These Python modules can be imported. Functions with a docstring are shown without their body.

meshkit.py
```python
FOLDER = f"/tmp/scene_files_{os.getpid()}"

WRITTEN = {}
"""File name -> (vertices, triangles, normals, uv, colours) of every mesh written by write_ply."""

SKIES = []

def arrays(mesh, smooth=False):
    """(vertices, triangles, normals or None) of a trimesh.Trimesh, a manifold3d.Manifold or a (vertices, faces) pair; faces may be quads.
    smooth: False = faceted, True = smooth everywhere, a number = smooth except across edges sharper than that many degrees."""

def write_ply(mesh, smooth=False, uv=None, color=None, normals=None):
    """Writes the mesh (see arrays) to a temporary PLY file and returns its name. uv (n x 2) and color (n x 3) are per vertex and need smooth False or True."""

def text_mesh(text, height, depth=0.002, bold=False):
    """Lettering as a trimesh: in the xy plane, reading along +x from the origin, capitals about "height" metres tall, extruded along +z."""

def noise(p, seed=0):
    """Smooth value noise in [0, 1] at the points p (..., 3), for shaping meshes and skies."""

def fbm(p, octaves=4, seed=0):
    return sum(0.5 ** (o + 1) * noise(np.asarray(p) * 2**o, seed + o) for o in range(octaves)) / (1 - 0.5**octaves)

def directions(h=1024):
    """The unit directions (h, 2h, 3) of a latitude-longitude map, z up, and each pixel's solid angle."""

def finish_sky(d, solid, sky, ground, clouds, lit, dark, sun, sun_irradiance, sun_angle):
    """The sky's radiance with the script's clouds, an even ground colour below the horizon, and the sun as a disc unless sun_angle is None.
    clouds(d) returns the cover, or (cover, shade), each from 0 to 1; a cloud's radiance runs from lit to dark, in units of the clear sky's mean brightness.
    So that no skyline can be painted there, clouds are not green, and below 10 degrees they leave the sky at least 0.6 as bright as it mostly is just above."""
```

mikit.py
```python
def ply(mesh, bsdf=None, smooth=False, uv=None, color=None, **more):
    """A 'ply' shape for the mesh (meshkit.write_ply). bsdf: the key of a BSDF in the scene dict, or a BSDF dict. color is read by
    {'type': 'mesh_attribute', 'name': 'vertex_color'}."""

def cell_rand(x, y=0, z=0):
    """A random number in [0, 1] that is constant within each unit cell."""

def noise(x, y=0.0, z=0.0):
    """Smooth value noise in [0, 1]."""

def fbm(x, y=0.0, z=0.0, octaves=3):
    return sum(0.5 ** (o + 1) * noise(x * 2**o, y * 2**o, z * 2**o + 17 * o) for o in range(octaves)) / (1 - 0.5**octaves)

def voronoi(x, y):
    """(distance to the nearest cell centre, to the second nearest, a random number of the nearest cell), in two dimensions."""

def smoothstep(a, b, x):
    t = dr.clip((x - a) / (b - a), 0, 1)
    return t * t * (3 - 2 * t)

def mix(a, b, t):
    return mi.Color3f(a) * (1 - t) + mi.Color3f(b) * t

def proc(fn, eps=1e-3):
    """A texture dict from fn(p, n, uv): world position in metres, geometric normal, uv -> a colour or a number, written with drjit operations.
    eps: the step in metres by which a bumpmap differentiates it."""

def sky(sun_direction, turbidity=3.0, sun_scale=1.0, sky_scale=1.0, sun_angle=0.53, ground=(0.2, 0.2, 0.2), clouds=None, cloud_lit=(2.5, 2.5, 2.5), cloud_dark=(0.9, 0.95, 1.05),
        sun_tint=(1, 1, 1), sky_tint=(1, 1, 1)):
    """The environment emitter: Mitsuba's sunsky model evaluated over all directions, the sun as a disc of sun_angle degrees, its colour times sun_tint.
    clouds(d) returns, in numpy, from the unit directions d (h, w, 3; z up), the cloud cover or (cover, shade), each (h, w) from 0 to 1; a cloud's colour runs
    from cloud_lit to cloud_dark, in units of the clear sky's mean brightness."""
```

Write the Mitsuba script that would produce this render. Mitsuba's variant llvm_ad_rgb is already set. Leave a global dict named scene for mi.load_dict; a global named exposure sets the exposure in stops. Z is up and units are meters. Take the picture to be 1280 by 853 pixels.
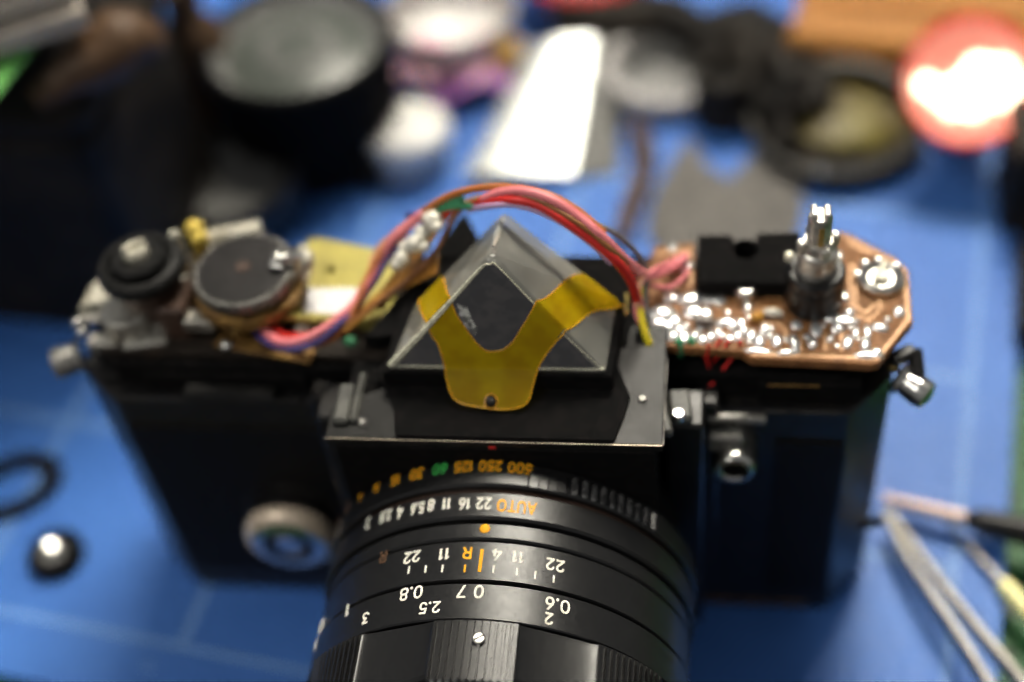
"""A half-dismantled film camera on a blue cutting mat: a Mitsuba 3 scene. Lengths in the tables are millimetres."""
import math, random
import numpy as np, trimesh, mitsuba as mi, mikit, meshkit
import drjit as dr
import shapely
from shapely.geometry import Polygon, Point, LineString, box as sbox
from scipy.spatial import Delaunay

random.seed(7); rng = np.random.default_rng(7)
T = mi.ScalarTransform4f
scene, labels = {"type": "scene"}, {}
MM = 0.001

# ------------------------------------------------------------------ camera
CAM_POS = (0.04238, -0.15577, 0.2623)
CAM_DIR = (-0.13213, 0.64623, -0.75162)
CAM_UP = (-0.01437, 0.75694, 0.65333)
CAM_FOV = 38.139

scene["camera"] = {
    "type": "thinlens", "fov": CAM_FOV, "fov_axis": "x", "near_clip": 0.02, "far_clip": 50.0,
    "aperture_radius": 0.0052, "focus_distance": 0.2245,
    "to_world": T().look_at(origin=list(CAM_POS), target=[a + b for a, b in zip(CAM_POS, CAM_DIR)], up=list(CAM_UP)),
}
exposure = 1.05

# ------------------------------------------------------------------ light: a panel lamp behind the bench, a ceiling lamp, the dim room
def lamp(key, centre, target, w, h, radiance, label, cat):
    c, t = np.array(centre, float), np.array(target, float)
    tw = T().look_at(origin=c.tolist(), target=t.tolist(), up=[0, 0, 1] if abs((t - c)[2]) < 0.95 * np.linalg.norm(t - c) else [0, 1, 0])
    scene[key + "__diffuser"] = {"type": "rectangle", "to_world": tw @ T().scale([w / 2, h / 2, 1]),
                                 "emitter": {"type": "area", "radiance": {"type": "rgb", "value": list(radiance)}}, "bsdf": {"type": "ref", "id": "m_white"}}
    b = trimesh.creation.box([w + 0.03, h + 0.03, 0.03])
    scene[key + "__housing"] = mikit.ply(b, "m_white", to_world=tw @ T().translate([0, 0, -0.018]))
    labels[key] = {"label": label, "category": cat}

def rgb(r, g=None, b=None):
    return {"type": "rgb", "value": [r, r if g is None else g, r if b is None else b]}

def two(b): return {"type": "twosided", "bsdf": b}

def prin(col, rough=0.5, metal=0.0, spec=0.5, **k):
    return two({"type": "principled", "base_color": rgb(*col) if isinstance(col, tuple) else col, "roughness": rough if not callable(rough) else mikit.proc(rough), "metallic": metal,
                **({} if metal else {"specular": spec}), **k})

MAT = scene
MAT["m_white"] = prin((.8, .8, .78), .5)
lamp("bench_lamp", (0.13, 0.56, 0.92), (0.0, 0.03, 0.03), 0.40, 0.30, (17.0, 15.9, 13.6), "white panel lamp over the back of the bench", "lamp")
lamp("ceiling_lamp", (-0.95, -0.5, 1.6), (0.0, 0.0, 0.0), 0.9, 0.5, (3.6, 3.45, 3.2), "long white ceiling lamp behind the viewer", "lamp")
scene["room_light"] = {"type": "constant", "radiance": {"type": "rgb", "value": [0.10, 0.10, 0.10]}}

# ------------------------------------------------------------------ materials
def wear(base, worn, amount=.62, scale=900.0):
    def f(p, n, uv):
        k = mikit.fbm(p.x * scale, p.y * scale, p.z * scale, 4)
        return mikit.mix(base, worn, mikit.smoothstep(amount, amount + .12, k))
    return mikit.proc(f)

def speck(base, other, scale, lo=.4, hi=.7):
    def f(p, n, uv):
        return mikit.mix(base, other, mikit.smoothstep(lo, hi, mikit.fbm(p.x * scale, p.y * scale, p.z * scale, 3)))
    return mikit.proc(f)

def rnoise(lo, hi, scale):
    return lambda p, n, uv: lo + (hi - lo) * mikit.fbm(p.x * scale, p.y * scale, p.z * scale, 3)

def grain(b, scale, height):
    return {"type": "bumpmap", "arbitrary": {"type": "scale"} , "bsdf": b} if False else two({"type": "bumpmap", "scale": 1.0,
            "tex": mikit.proc(lambda p, n, uv: height * mikit.fbm(p.x * scale, p.y * scale, p.z * scale, 2), eps=1e-4), "bsdf": b["bsdf"]})

MAT["m_black_paint"] = prin(speck((.006, .006, .0065), (.010, .009, .008), 350), rnoise(.24, .42, 500), 0, .36)
MAT["m_black_gloss"] = prin(speck((.009, .009, .0085), (.014, .0135, .013), 420), rnoise(.3, .42, 300), 0, .2)
MAT["m_black_matte"] = prin(speck((.006, .006, .006), (.009, .008, .008), 700), .8, 0, .04)
MAT["m_deck"] = prin(speck((.016, .012, .009), (.03, .02, .013), 200), .6, 0, .15)
MAT["m_counter_face"] = prin(speck((.020, .018, .018), (.014, .013, .013), 500), .5, 0, .2)
MAT["m_lens"] = prin(speck((.0075, .0075, .008), (.009, .009, .009), 2200), rnoise(.28, .40, 2500), 0, .5)
MAT["m_leatherette"] = grain(prin((.0045, .0045, .005), .6, 0, .18), 1500.0, .00012)
MAT["m_ridge"] = prin(wear((.10, .10, .10), (.03, .03, .03), .5, 1500), .4, .3)
MAT["m_worn_edge"] = prin(wear((.09, .085, .075), (.03, .028, .026), .45, 700), .35, .6)
MAT["m_steel"] = prin(speck((.62, .61, .58), (.42, .41, .38), 900), rnoise(.16, .34, 1200), 1.0)
MAT["m_post"] = prin(speck((.58, .56, .51), (.36, .34, .30), 900), rnoise(.2, .34, 1200), .62)
MAT["m_polish"] = prin((.74, .75, .78), .08, 1.0)
MAT["m_dull_steel"] = prin(speck((.50, .48, .43), (.30, .28, .24), 500), rnoise(.32, .5, 900), .85)
MAT["m_cream_metal"] = prin(speck((.58, .55, .45), (.42, .39, .30), 400), .42, .35)
MAT["m_grey_metal"] = prin(speck((.27, .26, .24), (.17, .165, .15), 600), .38, .6)
MAT["m_brass"] = prin(speck((.62, .45, .16), (.42, .28, .09), 700), rnoise(.25, .4, 900), .9)
MAT["m_old_brass"] = prin(speck((.30, .17, .045), (.16, .085, .025), 500), .45, .55)
MAT["m_gold_plate"] = prin(speck((.42, .36, .085), (.33, .28, .07), 260), rnoise(.4, .55, 500), .35)
MAT["m_paper"] = prin(speck((.86, .86, .85), (.78, .78, .77), 600), .8, 0, .2)
MAT["m_solder"] = prin((.92, .92, .90), rnoise(.14, .32, 1500), .85)
MAT["m_copper_board"] = prin(speck((.26, .115, .042), (.18, .076, .027), 330), rnoise(.45, .6, 500), 0, .15)
MAT["m_trace"] = prin(speck((.46, .24, .10), (.36, .18, .07), 500), .42, .2)
MAT["m_bakelite"] = prin((.055, .03, .02), .4)
MAT["m_amber_resin"] = prin((.55, .25, .02), .25, 0, .7)
for n, c in dict(pink=(.80, .23, .25), red=(.62, .022, .018), blue=(.055, .045, .22), orange=(.50, .15, .03), brown=(.26, .10, .03), green=(.04, .27, .12), yellow=(.75, .6, .02),
                 mauve=(.42, .28, .45), grey=(.16, .16, .17), black=(.012, .012, .012), peach=(.72, .42, .25)).items():
    MAT["m_wire_" + n] = prin(c, .38, 0, .5)
MAT["m_print_white"] = prin((.86, .83, .72), .6, 0, .3)
MAT["m_print_orange"] = prin((.95, .42, .01), .6, 0, .3)
MAT["m_print_green"] = prin((.05, .50, .09), .6, 0, .3)
MAT["m_print_dim"] = prin((.10, .055, .03), .6, 0, .3)
MAT["m_prism_paint"] = {"type": "blendbsdf", "weight": 0.42,
                        "a": {"type": "thindielectric", "int_ior": 1.55, "specular_transmittance": rgb(.93, .93, .90)},
                        "b": grain(prin(speck((.26, .26, .23), (.48, .47, .42), 90, .3, .75), rnoise(.14, .3, 260), 0, .8), 220.0, .0008)}
MAT["m_prism_core"] = prin(speck((.03, .03, .028), (.075, .073, .066), 120, .35, .7), .25, 0, .6)
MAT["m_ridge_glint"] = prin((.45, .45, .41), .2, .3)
MAT["m_bracket"] = prin(speck((.055, .055, .05), (.085, .085, .075), 300), .45, 0, .4)
MAT["m_yellow_brass"] = prin(speck((.70, .52, .09), (.5, .36, .06), 600), .35, .3)
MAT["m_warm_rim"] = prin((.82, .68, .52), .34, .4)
MAT["m_prism_glass"] = prin(speck((.035, .034, .036), (.055, .05, .05), 500), .07, 0, .8)
MAT["m_glass_edge"] = prin(speck((.62, .60, .46), (.40, .39, .30), 1500), .4)
MAT["m_chip"] = prin(speck((.10, .10, .095), (.50, .50, .47), 1100, .40, .56), .4)
MAT["m_tape"] = {"type": "blendbsdf", "weight": 0.28,
                 "a": {"type": "thindielectric", "int_ior": 1.5, "specular_transmittance": rgb(.95, .78, .04), "specular_reflectance": rgb(.07)},
                 "b": prin(speck((.98, .68, .006), (.80, .48, .005), 260, .35, .7), .4, 0, .3)}
MAT["m_tape_edge"] = prin((.75, .36, .008), .3, 0, .6)
MAT["m_amber_flex"] = prin(speck((.34, .15, .02), (.22, .09, .012), 400), .35, 0, .6)
MAT["m_bead"] = prin((.66, .63, .54), .38, .2)
MAT["m_clear_red"] = prin((.55, .02, .03), .15, 0, .7)

def mat_colour(p, n, uv):
    # grid printed on the mat: its own axes, 10 mm margin, lines every 50 mm with fine 10 mm ones
    c, s = math.cos(math.radians(MAT_TURN)), math.sin(math.radians(MAT_TURN))
    x, y = p.x - MAT_O[0] * MM, p.y - MAT_O[1] * MM
    u, v = x * c + y * s, -x * s + y * c
    def line(t, first, step, half):
        q = (t - first) / step
        d = dr.abs(q - dr.round(q)) * step
        return 1 - mikit.smoothstep(half * .7, half * 1.3, d)
    blue = mikit.mix((.036, .135, .47), (.066, .205, .61), mikit.fbm(p.x * 34, p.y * 34, 0.0, 4))
    major = dr.maximum(line(-u, .0095, .050, .0009), line(v, .0135, .050, .0009))
    inside = dr.select((-u > .009) & (v > .013), 1.0, 0.0)
    return mikit.mix(blue, (.17, .33, .66), major * inside * .85)

MAT_TURN = -9.3
MAT_O = (91.3, -53.2)      # the mat's near right corner
MAT["m_mat"] = prin(mikit.proc(mat_colour), rnoise(.42, .58, 900), 0, .4)
MAT["m_mat_mark"] = prin((.17, .33, .66), .55)
MAT["m_desk"] = prin(speck((.05, .04, .033), (.035, .028, .024), 30), .55, 0, .3)
MAT["m_table"] = prin(mikit.proc(lambda p, n, uv: mikit.mix((.009, .10, .018), (.006, .014, .008), mikit.smoothstep(.55, .7, mikit.fbm(p.x * 160, p.y * 160, 0.0, 3)))), .5, 0, .4)
MAT["m_wood"] = prin(mikit.proc(lambda p, n, uv: mikit.mix((.50, .22, .035), (.30, .11, .018), mikit.fbm(p.x * 18, p.y * 160, p.z * 160, 4))), .4, 0, .5)
MAT["m_case"] = grain(prin(speck((.010, .009, .008), (.020, .016, .012), 90), .6, 0, .15), 700.0, .0002)
MAT["m_case_worn"] = prin(speck((.09, .045, .018), (.05, .028, .014), 60), .55)
MAT["m_white_plastic"] = prin((.74, .73, .70), .35)
MAT["m_grey_plastic"] = prin((.42, .40, .39), .4)
MAT["m_mid_grey"] = prin(speck((.17, .17, .165), (.13, .13, .125), 120), .45)
MAT["m_suede"] = prin(speck((.17, .16, .148), (.12, .114, .107), 300), .85, 0, .1, sheen=.5)
MAT["m_pink_film"] = prin((.85, .50, .60), .35)
MAT["m_mauve_film"] = prin((.50, .20, .56), .35)
MAT["m_tan"] = prin((.66, .40, .10), .45)
MAT["m_chrome"] = prin((.62, .64, .62), .46, 1.0)
MAT["m_green_card"] = prin((.22, .62, .15), .6)
MAT["m_page"] = prin(speck((.46, .41, .35), (.36, .32, .28), 300), .7)
MAT["m_lens_glass"] = prin((.075, .085, .075), .34, 0, .5)
MAT["m_olive"] = prin(speck((.20, .17, .03), (.07, .05, .012), 90, .3, .7), .5)
MAT["m_smoke_glass"] = {"type": "thindielectric", "specular_transmittance": rgb(.72, .72, .70)}
MAT["m_red"] = prin((.55, .012, .012), .22, 0, .6)
MAT["m_reflector"] = prin((.42, .12, .12), .4)
MAT["m_silver_tool"] = prin(speck((.21, .20, .18), (.16, .15, .135), 400), .42, .6)
MAT["m_pink_steel"] = prin((.60, .46, .40), .42, .6)
MAT["m_yellow_grip"] = prin((.95, .90, .35), .25, 0, .7)

# ------------------------------------------------------------------ helpers
def numbered(key):
    if key not in scene and not any(k.startswith(key + "__") for k in scene): return key
    i = 1
    while f"{key}_{i:03d}" in scene or any(k.startswith(f"{key}_{i:03d}__") for k in scene): i += 1
    return f"{key}_{i:03d}"

def as_mesh(m):
    if isinstance(m, list): return trimesh.util.concatenate([as_mesh(x) for x in m])
    if isinstance(m, tuple): return trimesh.Trimesh(np.asarray(m[0], float), meshkit.arrays(m)[1], process=False)
    return m

def put(key, mesh, mat, smooth=35, label=None, **lab):
    """One entry of the scene from a mesh in millimetres."""
    key = numbered(key)
    m = as_mesh(mesh).copy(); m.vertices = np.asarray(m.vertices) * MM
    scene[key] = mikit.ply(m, mat, smooth=smooth)
    if label or lab: labels[key] = {**({"label": label} if label else {}), **lab}
    return key

def thing(name, label, cat, group=None):
    labels[name] = {"label": label, "category": cat, **({"group": group} if group else {})}
    return name

def rot(m, deg, axis=(0, 0, 1), about=(0, 0, 0)):
    m = as_mesh(m).copy(); m.apply_transform(trimesh.transformations.rotation_matrix(math.radians(deg), axis, about)); return m

def move(m, v): m = as_mesh(m).copy(); m.apply_translation(v); return m

def hull(pts): return trimesh.convex.convex_hull(np.asarray(pts, float))

def bbox(c, s, b=.3):
    """A box of size s about c with chamfered edges."""
    h = np.asarray(s, float) / 2; b = min(b, .45 * min(s)); P = []
    for x in (-1, 1):
        for y in (-1, 1):
            for z in (-1, 1):
                for k in range(3):
                    q = h - b; q = q.copy(); q[k] = h[k]
                    P.append(q * (x, y, z))
    return move(hull(P), c)

def slab(poly, z0, z1, b=.25, holes=True):
    """An extruded outline with a chamfered top edge."""
    poly = Polygon(poly) if not isinstance(poly, Polygon) else poly
    poly = poly.buffer(0)
    out = []
    inner = poly.buffer(-b, join_style=2)
    def ring_faces(a, za, c, zc):
        n = len(a); v = np.vstack([np.c_[a, np.full(n, za)], np.c_[c, np.full(n, zc)]])
        i = np.arange(n); j = (i + 1) % n
        return (v, np.vstack([np.c_[i, j, j + n], np.c_[i, j + n, i + n]]))
    if b <= 0 or inner.geom_type != "Polygon" or inner.is_empty:
        return trimesh.creation.extrude_polygon(poly, z1 - z0).apply_translation([0, 0, z0])
    body = trimesh.creation.extrude_polygon(poly, z1 - b - z0).apply_translation([0, 0, z0])
    top = trimesh.creation.extrude_polygon(inner, b * 1.5).apply_translation([0, 0, z1 - b * 1.5])
    skirt = []
    for ext, hole in [(poly.exterior, False)] + [(r, True) for r in poly.interiors]:
        a = np.array(ext.coords)[:-1]
        if not shapely.is_ccw(shapely.LinearRing(a)): a = a[::-1]
        n1 = np.roll(a, -1, 0) - a; n1 = np.c_[n1[:, 1], -n1[:, 0]] / (np.linalg.norm(n1, axis=1, keepdims=True) + 1e-9)
        n0 = np.roll(n1, 1, 0); nn = n0 + n1; nn /= (np.linalg.norm(nn, axis=1, keepdims=True) + 1e-9)
        nn /= np.maximum((nn * n1).sum(1, keepdims=True), .4)
        c = a - nn * b * (-1 if hole else 1)
        v, f = ring_faces(a, z1 - b, c, z1)
        skirt.append((v, f if not hole else f[:, ::-1]))
    return as_mesh([body, top] + skirt)

def lathe(profile, n=64, axis="z", centre=(0, 0, 0)):
    """profile: (radius, height) pairs, turned about the axis (z, or y with height along +y)."""
    p = np.asarray(profile, float); a = np.arange(n) * 2 * np.pi / n
    v = np.stack([p[:, None, 0] * np.cos(a), p[:, None, 0] * np.sin(a), np.broadcast_to(p[:, None, 1], (len(p), n))], -1)
    i, j = np.meshgrid(np.arange(len(p) - 1), np.arange(n), indexing="ij"); k = (j + 1) % n
    f = np.stack([i * n + j, i * n + k, (i + 1) * n + k, (i + 1) * n + j], -1).reshape(-1, 4)
    v = v.reshape(-1, 3)
    if axis == "y": v = np.stack([v[:, 0], v[:, 2], -v[:, 1]], -1)
    if axis == "x": v = np.stack([v[:, 2], v[:, 1], -v[:, 0]], -1)
    return trimesh.Trimesh(v + np.asarray(centre), np.vstack([f[:, [0, 1, 2]], f[:, [0, 2, 3]]]), process=False)

def disc(r, z0, z1, c=(0, 0), b=.2, n=48):
    return lathe([(0, z0), (r, z0), (r, z1 - b), (r - b, z1), (0, z1)], n, "z", (c[0], c[1], 0))

def spline(pts, per=10):
    P = np.asarray(pts, float); P = np.vstack([2 * P[0] - P[1], P, 2 * P[-1] - P[-2]]); out = []
    for i in range(1, len(P) - 2):
        t = np.linspace(0, 1, per, endpoint=False)[:, None]
        a, b, c, d = P[i - 1:i + 3]
        out.append(.5 * (2 * b + (c - a) * t + (2 * a - 5 * b + 4 * c - d) * t ** 2 + (3 * b - a - 3 * c + d) * t ** 3))
    return np.vstack(out + [P[-2:-1]])

def tube(pts, r, sides=10, smooth=True, per=10):
    p = spline(pts, per) if smooth else np.asarray(pts, float)
    r = np.broadcast_to(np.asarray(r, float), (len(p),)) if np.ndim(r) == 0 or len(np.atleast_1d(r)) == len(p) else np.interp(np.linspace(0, 1, len(p)), np.linspace(0, 1, len(r)), r)
    t = np.gradient(p, axis=0); t /= np.linalg.norm(t, axis=1, keepdims=True) + 1e-12
    a = np.cross(t[0], [0, 0, 1] if abs(t[0, 2]) < .9 else [1, 0, 0]); A = []
    for k in t:
        a = a - k * (a @ k); a /= np.linalg.norm(a); A.append(a.copy())
    A = np.array(A); B = np.cross(t, A); g = np.arange(sides) * 2 * np.pi / sides
    v = p[:, None] + r[:, None, None] * (np.cos(g)[None, :, None] * A[:, None] + np.sin(g)[None, :, None] * B[:, None])
    i, j = np.meshgrid(np.arange(len(p) - 1), np.arange(sides), indexing="ij"); k = (j + 1) % sides
    f = np.stack([i * sides + j, i * sides + k, (i + 1) * sides + k, (i + 1) * sides + j], -1).reshape(-1, 4)
    v = np.vstack([v.reshape(-1, 3), p[:1], p[-1:]]); n = len(p) * sides
    jj = np.arange(sides)
    caps = np.vstack([np.c_[(jj + 1) % sides, jj, np.full(sides, n)], np.c_[jj + n - sides, (jj + 1) % sides + n - sides, np.full(sides, n + 1)]])
    return trimesh.Trimesh(v, np.vstack([f[:, [0, 1, 2]], f[:, [0, 2, 3]], caps]), process=False)

def bar(p, q, w, h, b=.15, up=(0, 0, 1)):
    """A chamfered bar of width w and height h from p to q."""
    p, q = np.asarray(p, float), np.asarray(q, float); L = np.linalg.norm(q - p); x = (q - p) / L
    y = np.cross(up, x); y /= np.linalg.norm(y); z = np.cross(x, y)
    m = bbox((0, 0, 0), (L, w, h), b); M4 = np.eye(4); M4[:3, :3] = np.stack([x, y, z], 1); M4[:3, 3] = (p + q) / 2
    m.apply_transform(M4); return m

def blob(seed, squash=.6, n=2, amp=.18):
    m = trimesh.creation.icosphere(subdivisions=n); v = np.asarray(m.vertices)
    v = v * (1 - amp + 2 * amp * meshkit.fbm(v * 1.3 + seed * 9.1, 2, seed))[:, None]
    v[:, 2] = np.maximum(v[:, 2], -.15) * squash; m.vertices = v; return m

def sheet(outline, surf, step=.5, thick=.18, hole=None):
    """A thin film over the height field z = surf(x, y), cut to an outline in (x, y)."""
    poly = Polygon(outline).buffer(0).intersection(sbox(-99, -99, 28.6, 99))
    if hole is not None: poly = poly.difference(hole)
    x0, y0, x1, y1 = poly.bounds
    g = np.stack(np.meshgrid(np.arange(x0, x1, step), np.arange(y0, y1, step)), -1).reshape(-1, 2)
    inner = poly.buffer(-step * .3)
    g = g[shapely.contains_xy(inner, g[:, 0], g[:, 1])]
    rings = [np.array(r.segmentize(step).coords)[:-1] for r in [poly.exterior, *poly.interiors]]
    P = np.vstack([g] + rings); tri = Delaunay(P).simplices
    cen = P[tri].mean(1); tri = tri[shapely.contains_xy(poly, cen[:, 0], cen[:, 1])]
    z = surf(P[:, 0], P[:, 1])
    v = np.c_[P, z]; m = trimesh.Trimesh(v, tri, process=False)
    if m.face_normals[:, 2].mean() < 0: m.invert()
    return m

# ------------------------------------------------------------------ table and mat
put("tabletop", bbox((0, 100, -17), (1600, 1500, 20), 1), "m_desk", False)
labels["tabletop"] = {"kind": "structure", "label": "dark desk top", "category": "table"}
def on_mat(u, v): # u along the near edge to the left of the corner, v away from the viewer
    a = math.radians(MAT_TURN); return (MAT_O[0] + u * math.cos(a) - v * math.sin(a), MAT_O[1] + u * math.sin(a) + v * math.cos(a))
GM = on_mat
k = put("green_mat", slab([GM(-460, -12), GM(120, -12), GM(120, 330), GM(-460, 330)], -6.95, -4, .3), "m_table", False)
labels[k] = {"label": "mottled green mat showing past the edges of the blue cutting mat", "category": "mat"}
cm = thing("blue_cutting_mat", "blue cutting mat with pale printed grid lines under the open camera", "cutting mat")

put(cm + "__sheet", slab([on_mat(-440, 0), on_mat(-3, 0), on_mat(0, 3), on_mat(0, 300), on_mat(-440, 300)], -3.9, 0, .3), "m_mat", False)
for q in ((99.93, 52.86, 0), (-111.94, 42.89, 0), (-69.42, -18.67, 0)):   # small blurred figures beside the lines
    put(cm + "__printed_mark", [move(bbox((0, 0, 0), (.5, 2.4, .12), .02), (q[0] - .9, q[1], .06)), move(bbox((0, 0, 0), (1.6, .5, .12), .02), (q[0] + .6, q[1] + .9, .06)), move(bbox((0, 0, 0), (1.6, .5, .12), .02), (q[0] + .6, q[1] - .9, .06))], "m_mat_mark", False)

# ------------------------------------------------------------------ the camera: body
FC = thing("film_camera", "black film camera with its top cover off, wires, prism and circuit board bare", "camera")
XL, ZC = 8.5, 38.0
plan = Polygon([(-63, 0), (66, 0), (73.5, 9), (73.5, 26), (67, 34), (-63, 34), (-71, 27), (-70.5, 7)]).buffer(-2).buffer(2, quad_segs=6)
put(FC + "__body_shell", slab(plan, 2.5, 64, .6), "m_black_paint", 30)
put(FC + "__base_plate", slab(plan.buffer(-.8), 0.02, 2.5, .4), "m_black_paint", 30)
put(FC + "__leatherette", slab(Polygon([(-62, -.7), (-15, -.7), (-15, 2), (-62, 2)]), 9, 56, 0), "m_leatherette", False)
put(FC + "__leatherette", slab(Polygon([(54, -.7), (65.4, -.7), (65.4, 2), (54, 2)]), 9, 56, 0), "m_leatherette", False)
put(FC + "__leatherette", slab(Polygon([(46, 33), (-52, 33), (-52, 34.8), (46, 34.8)]), 9, 56, 0), "m_leatherette", False)
put(FC + "__chassis", slab(plan.buffer(-3.2), 63.8, 69.5, .4), "m_black_matte", 30)
put(FC + "__chassis_rib", bbox((59, 3.2, 66.2), (17, 2.6, 5.0), .4), "m_black_matte", 30)
put(FC + "__chassis_rib", bbox((-42, 3.4, 66.0), (30, 2.4, 4.0), .4), "m_black_matte", 30)
# worn bright edges on the rims of the shell
put(FC + "__worn_rim", tube([(50, .15, 63.7), (57, .1, 63.75), (65, .15, 63.7)], .18, 6), "m_worn_edge")
put(FC + "__worn_rim", tube([(-51, .15, 63.7), (-40, .1, 63.75), (-28, .15, 63.7)], .16, 6), "m_worn_edge")
put(FC + "__worn_rim", tube([(52, 1.9, 68.6), (56, 1.85, 68.65), (60.5, 1.9, 68.6)], .2, 6), "m_old_brass")
put(FC + "__worn_rim", tube([(33, -.1, 3.2), (50, -.1, 3.2), (62, -.1, 3.2)], .22, 6), "m_old_brass")
# mirror box and its cover
put(FC + "__mirror_box", slab([(-17.5, -16.2), (34, -16.2), (34, 2), (-17.5, 2)], 6, 73.5, .4), "m_black_matte", 30)
for s, x in ((-1, -20.5), (1, 38.6)):
    put(FC + "__mount_panel", bbox((x, -3.0, 37), (6.4, 8.0, 63), .6), "m_black_paint", 30)
    put(FC + "__mount_panel", bbox((x + s * 3.6, 1.0, 37), (4.0, 4.6, 60), .6), "m_black_paint", 30)
put(FC + "__mirror_box_cover", slab(Polygon([(-19, -16), (35.4, -16), (35.4, 9), (29.2, 9), (28.6, 4), (-9, 4), (-11, -5.5), (-14.5, -7), (-19, -10)]), 73.6, 75.2, .22), "m_black_gloss", 20)
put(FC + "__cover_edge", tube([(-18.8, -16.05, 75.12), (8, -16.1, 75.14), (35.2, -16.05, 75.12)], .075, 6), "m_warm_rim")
put(FC + "__cover_edge", tube([(35.45, -15.9, 75.1), (35.5, -8, 75.12), (35.5, 2, 75.1)], .12, 6), "m_worn_edge")
put(FC + "__cover_edge", tube([(-19.05, -15.9, 75.1), (-19.05, -15.9, 73.8), (-18.9, -15.9, 72.8)], .12, 6), "m_worn_edge")
seat = Polygon([((-7.3, -14.53, 75.2)[0], -15.75), (-8.36, -10.32, 75)[:2], (-10.2, -6.18, 75)[:2], (-12.68, -2.47, 75)[:2], (-9.6, 2), (26.4, 2), (28.11, -1.89, 75)[:2], (29.9, -6.86, 75)[:2], (29.06, -10.95, 75)[:2], ((27.73, -14.5, 75.2)[0], -15.75)])
put(FC + "__prism_seat", slab(seat.buffer(-.6).buffer(.6), 75.1, 75.9, .1), "m_black_matte", 20)
put(FC + "__prism_cradle", slab([(-10.5, -5.6), (27, -5.6), (28.4, 12), (26, 21), (-6, 21), (-9.6, 9)], 75.8, 79.4, .3), "m_black_matte", 20)
for q in ((31.84, -6.96, 75.6), (-13.17, -12.89, 75.6)):
    put(FC + "__cover_screw", disc(.75, 75.2, 75.75, q, .25, 20), "m_grey_metal")
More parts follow.
